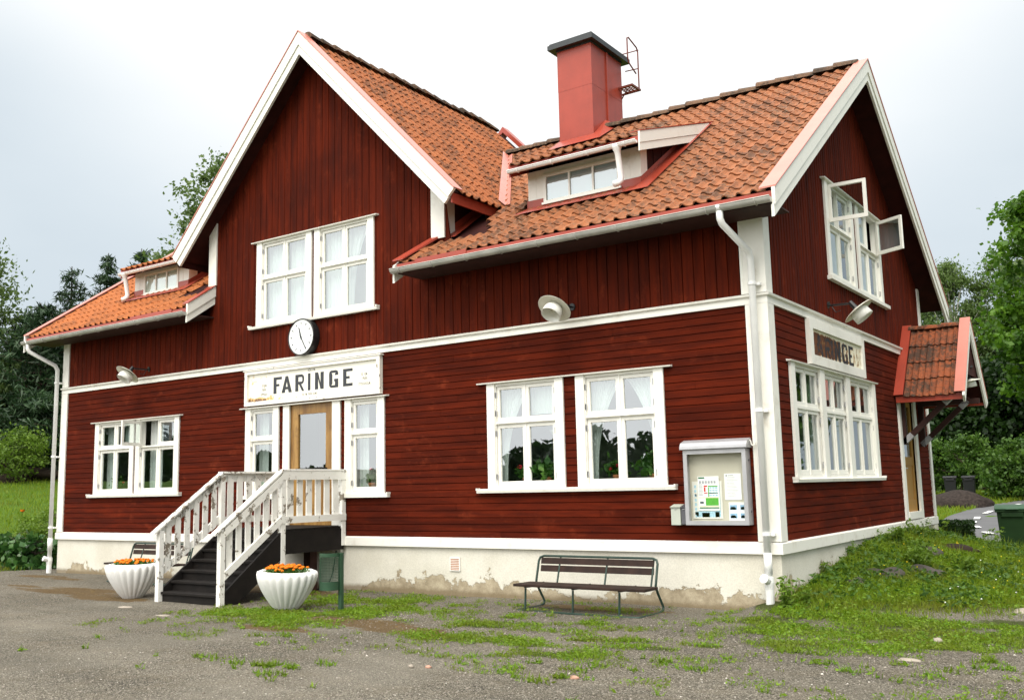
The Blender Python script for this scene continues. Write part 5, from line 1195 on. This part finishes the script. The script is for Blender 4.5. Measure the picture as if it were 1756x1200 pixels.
# plants and an ornament behind the right hand panes
def potplant(x, z, h, spread, label, red, leafsize=.09, pot=.075):
    t = thing('potted_plant', (x, .15, z), label, 'potted plant', 'plants on the window sills')
    MB().lathe([(0, 0), (pot*.72, 0), (pot*.95, .10), (pot*1.08, .10), (pot*1.08, .135), (pot*.9, .135), (pot*.85, .11), (0, .11)], 20, (x, .15, z)).build('pot', 'terracotta', t)
    n = 160; C = np.stack([RNG.normal(0, spread, n), RNG.normal(0, .035, n), .14+np.abs(RNG.normal(h*.4, h*.28, n))], -1)+np.array([x, .15, z])
    leaves('foliage', C, leafsize, 'leaf_pot', t, .7)
    if red:
        mb = MB()
        for dx_, dz_, r_ in red:
            for k in range(14): mb.lathe([(0, -.014), (.018, 0), (0, .014)], 6, (x+dx_+random.gauss(0, r_*.45), (.10)+random.gauss(0, r_*.3), z+dz_+random.gauss(0, r_*.4)))
        mb.build('blossom', 'geranium', t)
zs = .945
for wz, x, dz in ():
    pass
potplant(-4.02, zs, .22, .07, 'red geranium in a clay pot in the left right-hand window', [(-.10, .30, .035)])
potplant(-3.62, zs, .24, .12, 'leafy green houseplant with arching leaves beside the geranium', None, .15, .06)
potplant(-3.42, zs, .26, .06, 'houseplant with tiny red buds at the right edge of its window', [(.0, .30, .012)], .10, .07)
potplant(-2.42, zs, .20, .10, 'potted geranium with several red heads behind the curtained window', [(-.09, .22, .03), (.02, .27, .03), (.10, .22, .03)])
potplant(-1.80, zs, .32, .13, 'broad leaved plant in a clay pot in the curtained window near the notice board', None, .12, .095)
potplant(-7.28, .93, .2, .06, 'red flowering plant low in the narrow window right of the door', [(.0, .36, .03)])
potplant(-14.85, 1.0, .2, .07, 'small red geranium low in the far left window', [(.05, .22, .02), (.28, .22, .02)])
orn = thing('window_ornament', (-3.55, .33, zs), 'grey green funnel shaped ornament with a ring handle behind the geranium window', 'ornament')
MB().lathe([(0, 0), (.13, 0), (.12, .25), (.075, .50), (.045, .60), (.06, .66), (.15, .80), (.155, .81), (.04, .82), (0, .82)], 24, (-3.55, .36, zs+.04)).build('body', 'boxgreen', orn, smooth=True)
mb = MB(FRONT); mb.tube([(-3.55+.09*math.cos(a), zs+.87+.10*math.sin(a), -.36) for a in [math.pi*k/10 for k in range(-1, 12)]], .022, 8); mb.build('ring_handle', 'boxgreen', orn, smooth=True)

# wheelie bins, black bins, heap
def wheelie(x, y, rz, mat, lid, label, grp, s=1.):
    t = thing('wheelie_bin', (x, y, g0(x, y)), label, 'waste bin', grp)
    Mx = Matrix.Translation((x, y, g0(x, y))) @ Matrix.Rotation(R(rz), 4, 'Z') @ Matrix.Scale(s, 4)
    mb = MB(Mx); mb.hexa([(-.23, -.26, .06), (.23, -.26, .06), (.23, .24, .06), (-.23, .24, .06), (-.28, -.35, 1.0), (.28, -.35, 1.0), (.28, .34, 1.0), (-.28, .34, 1.0)])
    mb.box(-.31, .31, -.385, .36, .955, 1.0); mb.box(-.20, .20, -.375, -.35, .86, .955); mb.build('body', mat, t, bevel=.015)
    mb = MB(Mx); q = [(-.395, 1.0), (-.40, 1.03), (-.30, 1.075), (.15, 1.10), (.36, 1.06), (.37, 1.0)]
    mb.add([(-.315, a, b) for a, b in q]+[(.315, a, b) for a, b in q], [tuple(range(6)), tuple(range(6, 12))]+[(i, (i+1) % 6, 6+(i+1) % 6, 6+i) for i in range(6)])
    mb.box(-.12, .12, -.43, -.395, 1.005, 1.03); mb.build('lid', lid, t, bevel=.012)
    MB(Mx).tube([(-.26, .36, 1.0), (-.26, .44, 1.01), (.26, .44, 1.01), (.26, .36, 1.0)], .018, 8).build('handle', mat, t)
    for X in (-.25, .25): MB(Mx).tube([(X-.03, .27, .10), (X+.03, .27, .10)], .10, 18).build('wheel', 'binblack', t)
wheelie(1.35, 9.75, 8, 'wheelie', 'wheelielid', 'green wheelie bin nearest the clipped hedge', 'green wheelie bins on the grass')
wheelie(2.05, 10.1, 12, 'wheelie', 'wheelielid', 'green wheelie bin cut off by the right edge of the picture', 'green wheelie bins on the grass')
wheelie(-6.05, 42.5, 10, 'binblack', 'binblack', 'black bin behind the gravel heap, nearer the house', 'black bins behind the gravel heap', 1.05)
wheelie(-5.15, 42.6, 5, 'binblack', 'binblack', 'black bin behind the gravel heap, nearer the round bush', 'black bins behind the gravel heap', 1.05)
def lump(name, loc, rad, mat, label, cat, seed, n=40, rough=.25, at=None, parent=None, group=None):
    V = []; Fc = []; m = n//2; rng = np.random.default_rng(seed); ph = rng.uniform(0, 6.28, (6, 3)); fr = rng.uniform(1, 4, (6, 3))
    for j in range(m+1):
        th = math.pi*j/m
        for i in range(n):
            a = 2*math.pi*i/n; d = np.array([math.sin(th)*math.cos(a), math.sin(th)*math.sin(a), math.cos(th)])
            k = 1+rough*sum(math.sin(fr[q] @ d*1.6+ph[q, 0])/(q+1.5) for q in range(6))*.5
            V.append(np.array(loc)+d*np.array(rad)*k)
    for j in range(m):
        for i in range(n): Fc.append((j*n+i, j*n+(i+1) % n, (j+1)*n+(i+1) % n, (j+1)*n+i))
    o = raw(name, np.array(V), np.array(Fc), mat, parent, at=loc, smooth=True)
    return tag(o, label, cat, group)
lump('gravel_heap', (-4.9, 37.5, g0(-4.9, 37.5)-.05), (1.75, 1.4, .72), 'heap', 'dark heap of gravel on the grass beyond the road', 'gravel heap', 3)
lump('flat_stone', (-9.17, -3.34, -.758), (.15, .09, .02), 'stone', 'flat pale stone in the gravel left of the stairs', 'stone', 4, 20)
lump('flat_stone', (-7.66, -3.74, -.758), (.17, .08, .018), 'stone', 'long flat pale stone before the bottom step', 'stone', 5, 20)
lump('pebble', (-1.89, -5.08, -.75), (.032, .026, .02), 'stone', 'white pebble on the bare gravel in the foreground', 'stone', 6, 16)
lump('pebble', (-.23, -4.78, -.757), (.05, .03, .02), 'pinkstone', 'pinkish pebble in the gravel in front of the bench', 'stone', 7, 16)
lump('pebble', (-1.74, -5.0, -.757), (.035, .025, .018), 'pinkstone', 'small pink pebble beside the white pebble', 'stone', 8, 16)
lump('flat_stone', (2.12, -2.64, -.757), (.12, .07, .03), 'stone', 'half buried tan stone beside a weed tuft near the grass edge', 'stone', 9, 20)
lump('flat_stone', (2.62, .9, g0(2.62, .9)-.03), (.13, .10, .07), 'stone', 'pale stone at the right edge of the grass bank', 'stone', 10, 20)
lump('pebble', (2.13, .55-2.0, g0(2.13, -1.45)+.02), (.05, .04, .035), 'stone', 'white pebble at the foot of the grass bank', 'stone', 11, 16)
for i, (x, y, a, b, h, lab) in enumerate([(.78, 1.9, .34, .22, .16, 'dark rough stone nearest the corner on the grass bank'), (1.15, 2.5, .42, .22, .14, 'flat dark stone in the middle of the bank under the weeds'), (.85, 3.9, .35, .25, .15, 'dark stone high on the bank below the gable door'), (.55, 1.25, .2, .14, .10, 'small dark stone at the foot of the gable plinth')]):
    lump('bank_stone', (x, y, g0(x, y)-.02), (a*.8, b*.8, h*.85), 'rock', lab, 'stone', 20+i, 24, .4, group='dark stones on the grass bank')
lump('soil_hump', (1.05, 5.1, g0(1.05, 5.1)-.04), (.42, .34, .12), 'soil', 'brown hump of bare soil on top of the grass bank', 'soil', 31, 24, .3)

# road
rd = RC
Vr, Fr = ribbon(spline(RC, 90), 2.5, .012, 8, -1.3); road = raw('road', Vr, Fr, 'asphalt', smooth=True); tag(road, kind='structure')
Pc = spline(RC, 600); seg = np.concatenate([[0], np.cumsum(np.linalg.norm(np.diff(Pc, axis=0), axis=1))]); mb = MB()
k = 0.
while k < seg[-1]-2:
    idx = np.where((seg >= k) & (seg <= k+1.3))[0]
    if len(idx) > 2:
        V_, F_ = ribbon(Pc[idx], .11, .05, 2)
        mb.add([tuple(v) for v in V_], [tuple(int(q) for q in f) for f in F_])
    k += 3.6
mb.build('road_marking', 'roadpaint', None)['kind'] = 'structure'

# ------------------------------------------------------------------ vegetation
def blades(P, h, wd, lean=.5, name='grass', mat='grass', kind='stuff'):
    n = len(P); a = RNG.uniform(0, 6.283, n); hh = h*(.5+RNG.random(n)); L_ = np.stack([np.cos(a), np.sin(a), np.zeros(n)], -1)
    b = RNG.uniform(0, 6.283, n); T = np.stack([np.cos(b), np.sin(b), np.zeros(n)], -1)*wd*(.7+.6*RNG.random(n))[:, None]
    ln = (lean*RNG.random(n)*hh)[:, None]; up_ = np.array([0, 0, 1.])
    V = np.stack([P-T, P+T, P+L_*ln*.4+up_*(hh*.6)[:, None]+T*.7, P+L_*ln*.4+up_*(hh*.6)[:, None]-T*.7, P+L_*ln+up_*hh[:, None]+T*.05, P+L_*ln+up_*hh[:, None]-T*.05], 1).reshape(-1, 3)
    i = np.arange(n)*6; Fc = np.stack([np.stack([i, i+1, i+2, i+3], -1), np.stack([i+3, i+2, i+4, i+5], -1)], 1).reshape(-1, 4)
    o = raw(name, V, Fc, mat); return tag(o, kind=kind)
def scatter(n, x0, x1, y0, y1, dens, z=gz):
    x = RNG.uniform(x0, x1, n); y = RNG.uniform(y0, y1, n); k = RNG.random(n) < dens(x, y); x, y = x[k], y[k]
    return np.stack([x, y, z(x, y)], -1)
clump = lambda x, y, s=.35, sd=5: np.clip((vnoise(x, y, s, sd)*.65+vnoise(x, y, s*.35, sd+1)*.5-.22)*1.7, 0, 1)
bd = lambda x, y: np.clip(grass_mask(x, y)*(.35+clump(x, y)), 0, 1)*(x > .04)
blades(scatter(230000, .0, 4.2, -2.6, 9.6, lambda x, y: bd(x, y)*np.clip(1.3-(y+2)/14, .3, 1)), .062, .0036, .9, 'bank_grass')
blades(scatter(5000, .0, 4.2, 1.0, 9.8, lambda x, y: bd(x, y)*clump(x, y, .8, 9)), .17, .004, .6, 'tall_grass')
blades(scatter(60000, -6.5, 2.6, 9.4, 16, lambda x, y: grass_mask(x, y)*(x < np.interp(y, [12, 15.2, 18.3], [4.5, 1.4, -.33])-1.3)), .10, .006, .6, 'far_grass')
blades(scatter(26000, -9, 9, 30, 56, lambda x, y: (np.abs(x) > -1)*.8), .22, .03, .5, 'verge_grass') if False else None
wm = lambda x, y: np.clip(weed_mask(x, y)-.28+(clump(x, y, .3, 3)-.5)*1.1, 0, 1)
blades(scatter(260000, -8.0, 3.4, -5.0, -.1, lambda x, y: wm(x, y)*.85), .032, .0028, 1.1, 'yard_grass')
Pw = scatter(120000, -8.0, 3.4, -5.0, -.1, lambda x, y: wm(x, y)*.8); Pw[:, 2] += RNG.uniform(.003, .040, len(Pw))
tag(leaves('yard_weeds', Pw, .034, 'weed', None, .5, .55, 0), kind='stuff')
TP = []
for x, y in TUFTS:
    n = int(RNG.integers(18, 50)); r = RNG.uniform(.03, .10); TP.append(np.stack([RNG.normal(x, r, n), RNG.normal(y, r*.6, n)], -1))
for i in range(60):
    x, y = RNG.uniform(-7, 3.2), RNG.uniform(-6.6, -1.2); n = int(RNG.integers(3, 12)); TP.append(np.stack([RNG.normal(x, .03, n), RNG.normal(y, .02, n)], -1))
TP = np.concatenate(TP); TP = np.concatenate([TP, gz(TP[:, 0], TP[:, 1])[:, None]], 1)
blades(TP, .055, .005, 1.3, 'grass_tufts', 'weed'); TQ = TP.copy(); TQ[:, 2] += RNG.uniform(0, .03, len(TQ)); tag(leaves('weed_tufts', TQ, .045, 'weed', None, .4, .5), kind='stuff')
dry = lambda x, y: np.clip(np.max([1.25-np.sqrt(((x-a)/rx)**2+((y-b)/ry)**2) for a, b, rx, ry in BROWN], 0)-.2, 0, 1)*clump(x, y, .3, 8)
Pd = scatter(60000, -17.5, -.5, -4.3, -.3, dry); Pd[:, 2] += .006; tag(leaves('dry_straw', Pd, .05, 'dry', None, .07, .85), kind='stuff')
# weeds on the bank and along the gable plinth
Pb = scatter(52000, .04, 4.0, -1.6, 8.5, lambda x, y: bd(x, y)*clump(x, y, .55, 12)); Pb[:, 2] += RNG.uniform(.01, .07, len(Pb)); tag(leaves('bank_weeds', Pb, .05, 'weed', None, .5, .5), kind='stuff')
def tallweed(x, y, h, r, n, label, sz=.06):
    z = g0(x, y); t = thing('weed_plant', (x, y, z), label, 'weed', 'tall weeds on the grass bank'); mb = MB(); C = []
    for k in range(max(4, n//30)):
        dx, dy = random.gauss(0, r*.5), random.gauss(0, r*.5); hh = h*random.uniform(.6, 1.1)
        q = [(x+dx*.4, y+dy*.4, z-.02), (x+dx*.8, y+dy*.8, z+hh*.5), (x+dx*1.25, y+dy*1.25, z+hh)]
        mb.tube(q, [.005, .004, .002], 5)
        for i in range(30): s_ = random.random(); C.append((x+dx*(.4+.85*s_)+random.gauss(0, .03), y+dy*(.4+.85*s_)+random.gauss(0, .03), z+hh*s_+random.gauss(0, .015)))
    mb.build('stem', 'leaf_light', t); leaves('foliage', C, sz, 'leaf_light', t, .42, .35)
for a in [(.03+.1, -.28, .34, .14, 300, 'leafy weed clump rising beside the foot of the corner downpipe', .07), (.30, -.05, .22, .12, 160, 'low weed clump just right of the corner of the plinth', .06), (.95, 2.9, .28, .28, 420, 'bright spreading weed between the dark bank stones', .08), (.9, 3.4, .3, .25, 360, 'bushy weed below the gable door', .08), (.35, 4.4, .25, .25, 300, 'weed clump against the plinth below the gable door', .07), (1.6, 3.2, .24, .2, 240, 'broad leaved weed on the open side of the bank stones', .09), (.06, 1.55, .20, .05, 90, 'thin sprig growing against the gable plinth', .05), (.06, 2.9, .22, .05, 90, 'second thin sprig higher up the gable plinth', .05), (.5, 5.8, .3, .3, 300, 'leafy clump at the top of the bank near the hedge', .07), (1.5, 5.9, .4, .18, 200, 'upright weed silhouetted against the road', .06)]:
    tallweed(*a)
Ph_ = scatter(30000, .04, 3.6, -1.2, 8.0, lambda x, y: bd(x, y)*np.clip(clump(x, y, .7, 21)-.35, 0, 1)); Ph_[:, 2] += RNG.uniform(.02, .13, len(Ph_)); tag(leaves('bank_herbs', Ph_, .065, 'leaf_bush', None, .5, .4), kind='stuff')
# clover and buttercup heads
def heads(n, x0, x1, y0, y1, mat, name, r=.012, hz=.05):
    P = scatter(n*2//3, x0, x1, y0, y1, lambda x, y: bd(x, y)); mb = MB()
    for x, y, z in P: mb.lathe([(0, -r), (r, 0), (0, r)], 6, (x, y, z+hz+random.uniform(0, .04)))
    tag(mb.build(name, mat, None), kind='stuff')
heads(75, .9, 4, -1.2, 4.5, 'petal_white', 'clover_heads'); heads(55, .4, 3, 1.5, 5.5, 'petal_yellow', 'buttercup_heads', .011, .08)
# loose gravel
Pg = scatter(16000, -5.5, 3.6, -8.2, -1.0, lambda x, y: 1-.9*np.clip(wm(x, y)+grass_mask(x, y), 0, 1)); s_ = RNG.uniform(.004, .011, len(Pg))*(1+(RNG.random(len(Pg)) < .02)*1.0)
D6 = np.array([(1, 0, 0), (0, 1, 0), (-1, 0, 0), (0, -1, 0), (0, 0, .7), (0, 0, -.5)]); F8 = np.array([(0, 1, 4), (1, 2, 4), (2, 3, 4), (3, 0, 4), (1, 0, 5), (2, 1, 5), (3, 2, 5), (0, 3, 5)])
jit = 1+RNG.uniform(-.35, .35, (len(Pg), 6, 1)); Vg = Pg[:, None, :]+D6[None]*jit*s_[:, None, None]
an = RNG.uniform(0, 6.28, len(Pg)); c_, sn = np.cos(an)[:, None], np.sin(an)[:, None]; Dg = Vg-Pg[:, None, :]; Vg = np.stack([Dg[..., 0]*c_-Dg[..., 1]*sn, Dg[..., 0]*sn+Dg[..., 1]*c_, Dg[..., 2]], -1)+Pg[:, None, :]
def m_peb():
    s = NT('loose stones'); i = s.island(); a = s.mix(s.ramp(i, 0, 1, 0, 1, False), (.10, .082, .064), (.34, .30, .25)); a = s.mix(s.ramp(i, .965, .975), a, (.55, .51, .45)); return s.done(a, .85, .25)
M['peb'] = m_peb()
tag(raw('gravel', Vg.reshape(-1, 3), (np.arange(len(Pg))[:, None, None]*6+F8[None]).reshape(-1, 3), 'peb'), kind='stuff')

# trees
def crown_points(blobs, ncl, per, sig, shell=.45):
    out = []; cl_ = []
    vol = np.array([b[3]*b[4]*b[5] for b in blobs])**.75; vol /= vol.sum()
    for b, v in zip(blobs, vol):
        m = max(3, int(ncl*v)); d = RNG.normal(size=(m, 3)); d /= np.linalg.norm(d, axis=1)[:, None]; r = shell+(1-shell)*RNG.random(m)**.6
        cl_.append(np.array(b[:3])+d*r[:, None]*np.array(b[3:]))
    cl_ = np.concatenate(cl_)
    sg_ = sig*(.5+RNG.random(len(cl_))); k = RNG.integers(int(per*.5), int(per*1.5), len(cl_))
    idx = np.repeat(np.arange(len(cl_)), k); n = len(idx)
    return cl_[idx]+RNG.normal(size=(n, 3))*sg_[idx][:, None]*np.array([1, 1, .62]), cl_
def tree(name, label, loc, blobs, ncl, per, sig, leaf, mat, bark='bark', tr=.25, aspect=.65, droop=0., group=None, th=None, flat=0., limbs=40, shell=.45):
    x, y = loc; z = g0(x, y); t = thing(name, (x, y, z), label, 'tree' if name.endswith('tree') or name.endswith('pine') or name.endswith('spruce') or name.endswith('birch') else 'bush', group)
    bl = [(x+b[0], y+b[1], z+b[2], *b[3:]) for b in blobs]
    P, cl_ = crown_points(bl, ncl, per, sig, shell)
    top = max(b[2]+b[5]*.6 for b in bl); mb = MB()
    tp = [Vector((x, y, z-.2))]; n = 6
    for i in range(1, n+1): tp.append(Vector((x+random.gauss(0, .06*i), y+random.gauss(0, .06*i), z+(top-z)*i/n)))
    mb.tube(tp, [tr*(1-.14*i) for i in range(n+1)], 8)
    for c in cl_[RNG.permutation(len(cl_))[:limbs]]:
        c = Vector(c); k = min(n-1, max(1, int((c.z-z)/(top-z)*n*.75))); a = tp[k]
        m = a.lerp(c, .5)+Vector((0, 0, .15*(c-a).length)); mb.tube([a, m, c], [tr*.32, tr*.18, tr*.05], 5)
    mb.build('trunk', bark, t)
    leaves('crown', P, leaf, mat, t, aspect, flat, droop)
    return t
def conifer(name, label, loc, h, rad, mat, z0=.12, n=26, per=110, group=None, tip=.35, leaf=.34, open_=1.):
    x, y = loc; z = g0(x, y); h = h-z-.75; t = thing(name, (x, y, z), label, 'tree', group); mb = MB(); mb.tube([(x, y, z-.2), (x+random.gauss(0, .1), y, z+h*.5), (x+random.gauss(0, .15), y, z+h)], [h*.018, h*.012, .02], 7); C = []
    for i in range(n):
        f = z0+(1-z0)*(i/n)**.9; zz = z+h*f; r = rad*(1-f)**.75+tip*.25; nb = int(5+4*(1-f))
        for b in range(nb):
            a = random.uniform(0, 6.28); rr = r*random.uniform(.55, 1.15); e = Vector((x+rr*math.cos(a), y+rr*math.sin(a), zz+rr*random.uniform(-.25, .28)))
            mb.tube([(x, y, zz), e], [.03, .01], 4)
            m = int(per*(rr/rad+.15)*open_); s_ = RNG.random(m)**.6; d = np.array([e.x-x, e.y-y, e.z-zz])
            C.append(np.array([x, y, zz])+d*s_[:, None]+RNG.normal(size=(m, 3))*np.array([.16, .16, .10])*(.6+rr*.25))
    mb.build('trunk', 'bark', t); leaves('crown', np.concatenate(C), leaf, mat, t, .16)
    return t
def along(px_az, d): a = R(px_az); return (CX+d*math.sin(a), CY+d*math.cos(a))
# left of the house
BG = 'trees behind the left end of the station'
tree('silver_birch', 'pale drooping birch at the left edge of the picture', (-36.0, 7.2), [(0, 0, 4.6, 1.5, 1.8, 4.2), (.4, 0, 2.6, 1.4, 1.6, 2.2), (-.2, 0, 8.0, .9, 1.0, 2.0)], 150, 120, .34, .17, 'leaf_birch', 'birchbark', .18, .5, .8, BG)
tree('silver_birch', 'tall light birch rising behind the front gable slope', (-31.9, 15.6), [(.4, 0, 9.2, 2.2, 2.2, 3.0), (.9, 0, 12.3, 1.7, 1.6, 2.1), (-1.2, 0, 9.4, 1.9, 1.7, 1.1), (-1.6, 0, 7.0, 2.6, 2, 1.5), (2.6, 0, 10.5, 2.4, 2, 3)], 210, 140, .36, .20, 'leaf_birch', 'birchbark', .2, .6, .1, BG)
conifer('scots_pine', 'dark pine with a bare ragged tip left of the roof', (-36.6, 11.6), 12.1, 2.9, 'leaf_pine', .1, 24, 130, BG, .35, .30, .7)
conifer('scots_pine', 'twin topped pine just above the left dormer', (-41.2, 16.2), 14.3, 3.0, 'leaf_pine', .1, 30, 120, BG, .3, .34)
conifer('scots_pine', 'slimmer pine with the second of the twin tips', (-40.0, 17.4), 14.6, 2.7, 'leaf_pine', .1, 30, 120, BG, .3, .34)
conifer('spruce', 'broad dark spruce filling the gap left of the downpipe', (-33.4, 8.6), 9.6, 3.8, 'leaf_pine', .03, 26, 150, BG, .5, .34)
conifer('spruce', 'dense dark spruce close behind the left corner', (-30.5, 10.6), 8.8, 3.6, 'leaf_pine', .02, 24, 160, BG, .5, .34)
conifer('spruce', 'dark spruce standing between the birch and the broad spruce', (-36.2, 9.4), 9.6, 3.6, 'leaf_pine', .02, 24, 150, BG, .5, .34)
conifer('spruce', 'low dark spruce behind the young shrub', (-35.5, 6.6), 6.4, 3.2, 'leaf_pine', .0, 20, 170, BG, .6, .34)
conifer('spruce', 'far spruce between the twin pine and the house', (-38.8, 19), 11.8, 3.0, 'leaf_pine', .02, 24, 140, BG, .5, .36)
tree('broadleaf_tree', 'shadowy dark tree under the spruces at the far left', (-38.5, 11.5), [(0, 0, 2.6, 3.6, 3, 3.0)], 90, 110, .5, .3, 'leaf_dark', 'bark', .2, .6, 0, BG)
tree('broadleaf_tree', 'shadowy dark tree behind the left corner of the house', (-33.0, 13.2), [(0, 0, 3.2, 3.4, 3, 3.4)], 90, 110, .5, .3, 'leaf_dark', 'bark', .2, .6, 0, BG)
tree('young_shrub', 'airy light green shrub on the lawn below the spruces', (-31.2, 6.2), [(0, 0, .9, 1.5, 1.3, .9), (.8, .3, 1.3, .9, .9, .7)], 60, 80, .2, .11, 'leaf_light', 'bark', .05, .5, .1, None)
tree('flowering_shrub', 'bright green shrub with yellow buds left of the downpipe', (-19.3, 1.6), [(0, 0, .45, 1.1, .9, .65), (-1.2, .2, .5, 1.0, .8, .6), (.7, .3, .4, .6, .6, .55)], 110, 110, .12, .07, 'leaf_light', 'bark', .03, .6, 0, None)
tree('large_leaved_shrub', 'low shrub of big round glossy leaves at the left gravel edge', (-18.7, .55), [(0, 0, .25, .8, .55, .45), (-1.1, -.1, .25, .9, .55, .42), (-2.0, .1, .3, .8, .6, .45)], 90, 45, .12, .15, 'leaf_berg', 'bark', .03, .85, 0, None, .3)
tree('young_shrub', 'small leafy shrub at the lawn edge beside the left downpipe', (-22.6, 4.6), [(0, 0, .45, .5, .5, .5), (.2, 0, .95, .3, .3, .35)], 30, 60, .12, .09, 'leaf_light', 'bark', .03, .5, 0, None)
pp = thing('orange_poppy', (-19.75, .7, g0(-19.75, .7)), 'single orange poppy standing above the bright green shrub', 'flower')
MB().tube([(-19.75, .7, g0(-19.75, .7)), (-19.73, .7, .60)], .008, 5).build('stem', 'leaf_light', pp); MB().lathe([(0, 0), (.05, .03), (.06, .07), (.02, .06)], 8, (-19.73, .7, .58)).build('blossom', 'marigold', pp)
lump('mossy_rock', (-20.8, 3.6, g0(-20.8, 3.6)+.1), (.45, .4, .42), 'stone', 'pale rock in the lawn beside the left downpipe', 'rock', 41, 24, .35)
blades(scatter(60000, -38, -17.4, -4, 16, lambda x, y: grass_mask(x, y)*np.clip(1.4+(x+18)/26, .15, 1)), .10, .009, .6, 'lawn_grass')
tag(lump('brown_bank', (-35.2, 7.6, g0(-35.2, 7.6)-.25), (5, 3.2, .55), 'soil', None, None, 51, 40, .2), kind='structure')
# right of the house, beyond the road
RG = 'trees beyond the road'
tree('broadleaf_tree', 'large bright green maple at the right edge', (1.6, 49.5), [(-1.4, -1, 12.6, 4.2, 4, 5.0), (-3.2, -.5, 8.6, 3.6, 3.4, 3.4), (1.8, -1, 14, 4.5, 4, 5), (2, -1, 8.5, 5, 4, 5)], 480, 130, .40, .30, 'leaf_maple', 'bark', .4, .75, .15, RG, limbs=60, shell=.6)
tree('silver_birch', 'tall weeping birch nearest the gable eave', (-9.6, 66.5), [(0, 0, 12, 2.6, 2.4, 4.6), (.6, 0, 8, 2.8, 2.4, 3.4), (-.8, 0, 15.4, 1.5, 1.5, 1.8)], 230, 140, .42, .24, 'leaf_birch', 'birchbark', .25, .45, 1.0, RG)
tree('silver_birch', 'weeping birch between the gable and the maple', (-5.8, 67.5), [(0, 0, 12.2, 2.4, 2.2, 4.8), (1.0, 0, 8.5, 2.8, 2.4, 3.6), (.6, 0, 16.0, 1.4, 1.4, 1.9)], 230, 140, .42, .24, 'leaf_birch', 'birchbark', .25, .45, 1.0, RG)
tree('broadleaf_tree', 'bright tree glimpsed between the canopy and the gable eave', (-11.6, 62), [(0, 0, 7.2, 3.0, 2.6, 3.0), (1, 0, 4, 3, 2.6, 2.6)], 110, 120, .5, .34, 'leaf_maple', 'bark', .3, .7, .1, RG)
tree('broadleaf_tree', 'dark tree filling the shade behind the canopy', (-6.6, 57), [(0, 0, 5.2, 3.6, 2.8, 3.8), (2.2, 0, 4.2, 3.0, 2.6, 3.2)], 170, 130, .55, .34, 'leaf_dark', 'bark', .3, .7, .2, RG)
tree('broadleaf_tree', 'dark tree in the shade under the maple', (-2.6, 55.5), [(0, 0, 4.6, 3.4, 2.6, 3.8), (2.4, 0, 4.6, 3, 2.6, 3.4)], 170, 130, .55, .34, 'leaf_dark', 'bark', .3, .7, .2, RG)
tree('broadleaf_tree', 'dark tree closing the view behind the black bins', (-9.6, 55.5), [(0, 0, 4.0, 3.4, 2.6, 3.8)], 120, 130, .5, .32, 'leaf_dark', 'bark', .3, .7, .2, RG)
tree('round_bush', 'dense rounded bush behind the green bins', (-2.55, 41.5), [(0, 0, 1.3, 1.75, 1.5, 1.5), (.6, -.2, 2.0, 1.2, 1.1, 1.0), (1.4, -.2, 1.2, 1.3, 1.2, 1.4)], 150, 120, .22, .17, 'leaf_bush', 'bark', .08, .75, .1, 'bushes beyond the road', limbs=20, shell=.6)
tree('loose_bush', 'looser bush hanging over the black bins', (-5.9, 45.0), [(0, 0, 1.9, 1.6, 1.2, 1.3), (1.4, 0, 1.5, 1.2, 1.1, 1.0), (-1.4, 0, 1.6, 1.2, 1.1, 1.3)], 110, 110, .28, .18, 'leaf_bush', 'bark', .08, .6, .3, 'bushes beyond the road', limbs=20)
hb = thing('clipped_hedge', (.15, 9.85, g0(.15, 9.85)), 'low square clipped hedge at the far corner of the house', 'hedge')
Ph = RNG.uniform(-1, 1, (5200, 3)); ax_ = RNG.integers(0, 3, 5200); Ph[np.arange(5200), ax_] = np.sign(Ph[np.arange(5200), ax_])*RNG.uniform(.86, 1.03, 5200)
leaves('foliage', np.array([.12, 9.95, -.42])+Ph*np.array([.42, .35, .44]), .055, 'leaf_dark', hb, .6); bx('stems', 'leaf_dark', hb, -.24, .48, 9.66, 10.24, -.82, -.06)
blades(scatter(42000, -12, 8, 26, 56, lambda x, y: .9*(np.abs(x-1.3-np.interp(y, [18.3, 21.9, 25.1, 29.65, 33, 38, 43.5, 48], [-.33, -1.33, -2.08, -2.73, -3.0, -2.2, 1, 8])) > 2.55)), .16, .018, .6, 'meadow_grass')
# trees across the tracks and beyond the gable: what the window panes mirror
P_ = []
for i in range(190):
    az_ = RNG.uniform(120, 275); a = R(az_); d = RNG.uniform(85, 120); x, y = CX+d*math.sin(a), CY+d*math.cos(a); h = (.75+float(np.interp(az_, [150, 200, 208, 214, 219, 226, 232, 239, 243, 260], [7, 5, 5.5, 7, 6.3, 4.6, 3.5, 3.5, 7.5, 7.5])))*RNG.uniform(.75, 1.15); r = RNG.uniform(3, 6)*(.5 if 224 < az_ < 246 else .8)
    m = 900; q = RNG.normal(size=(m, 3)); q /= np.linalg.norm(q, axis=1)[:, None]; P_.append(np.array([x, y, -.75+h*.5])+q*np.array([r, r, h*.55])*RNG.uniform(.6, 1.05, (m, 1)))
tag(leaves('woodland', np.concatenate(P_), .8, 'leaf_dark', None, .8), kind='stuff')
tree('broadleaf_tree', 'leafy tree standing right of the road, mirrored in the gable windows', (11.5, 27), [(0, 0, 5, 4, 4, 4), (3, 1, 4, 3.5, 3.5, 3.5)], 130, 110, .55, .4, 'leaf_maple', 'bark', .3, .7, .1, RG)
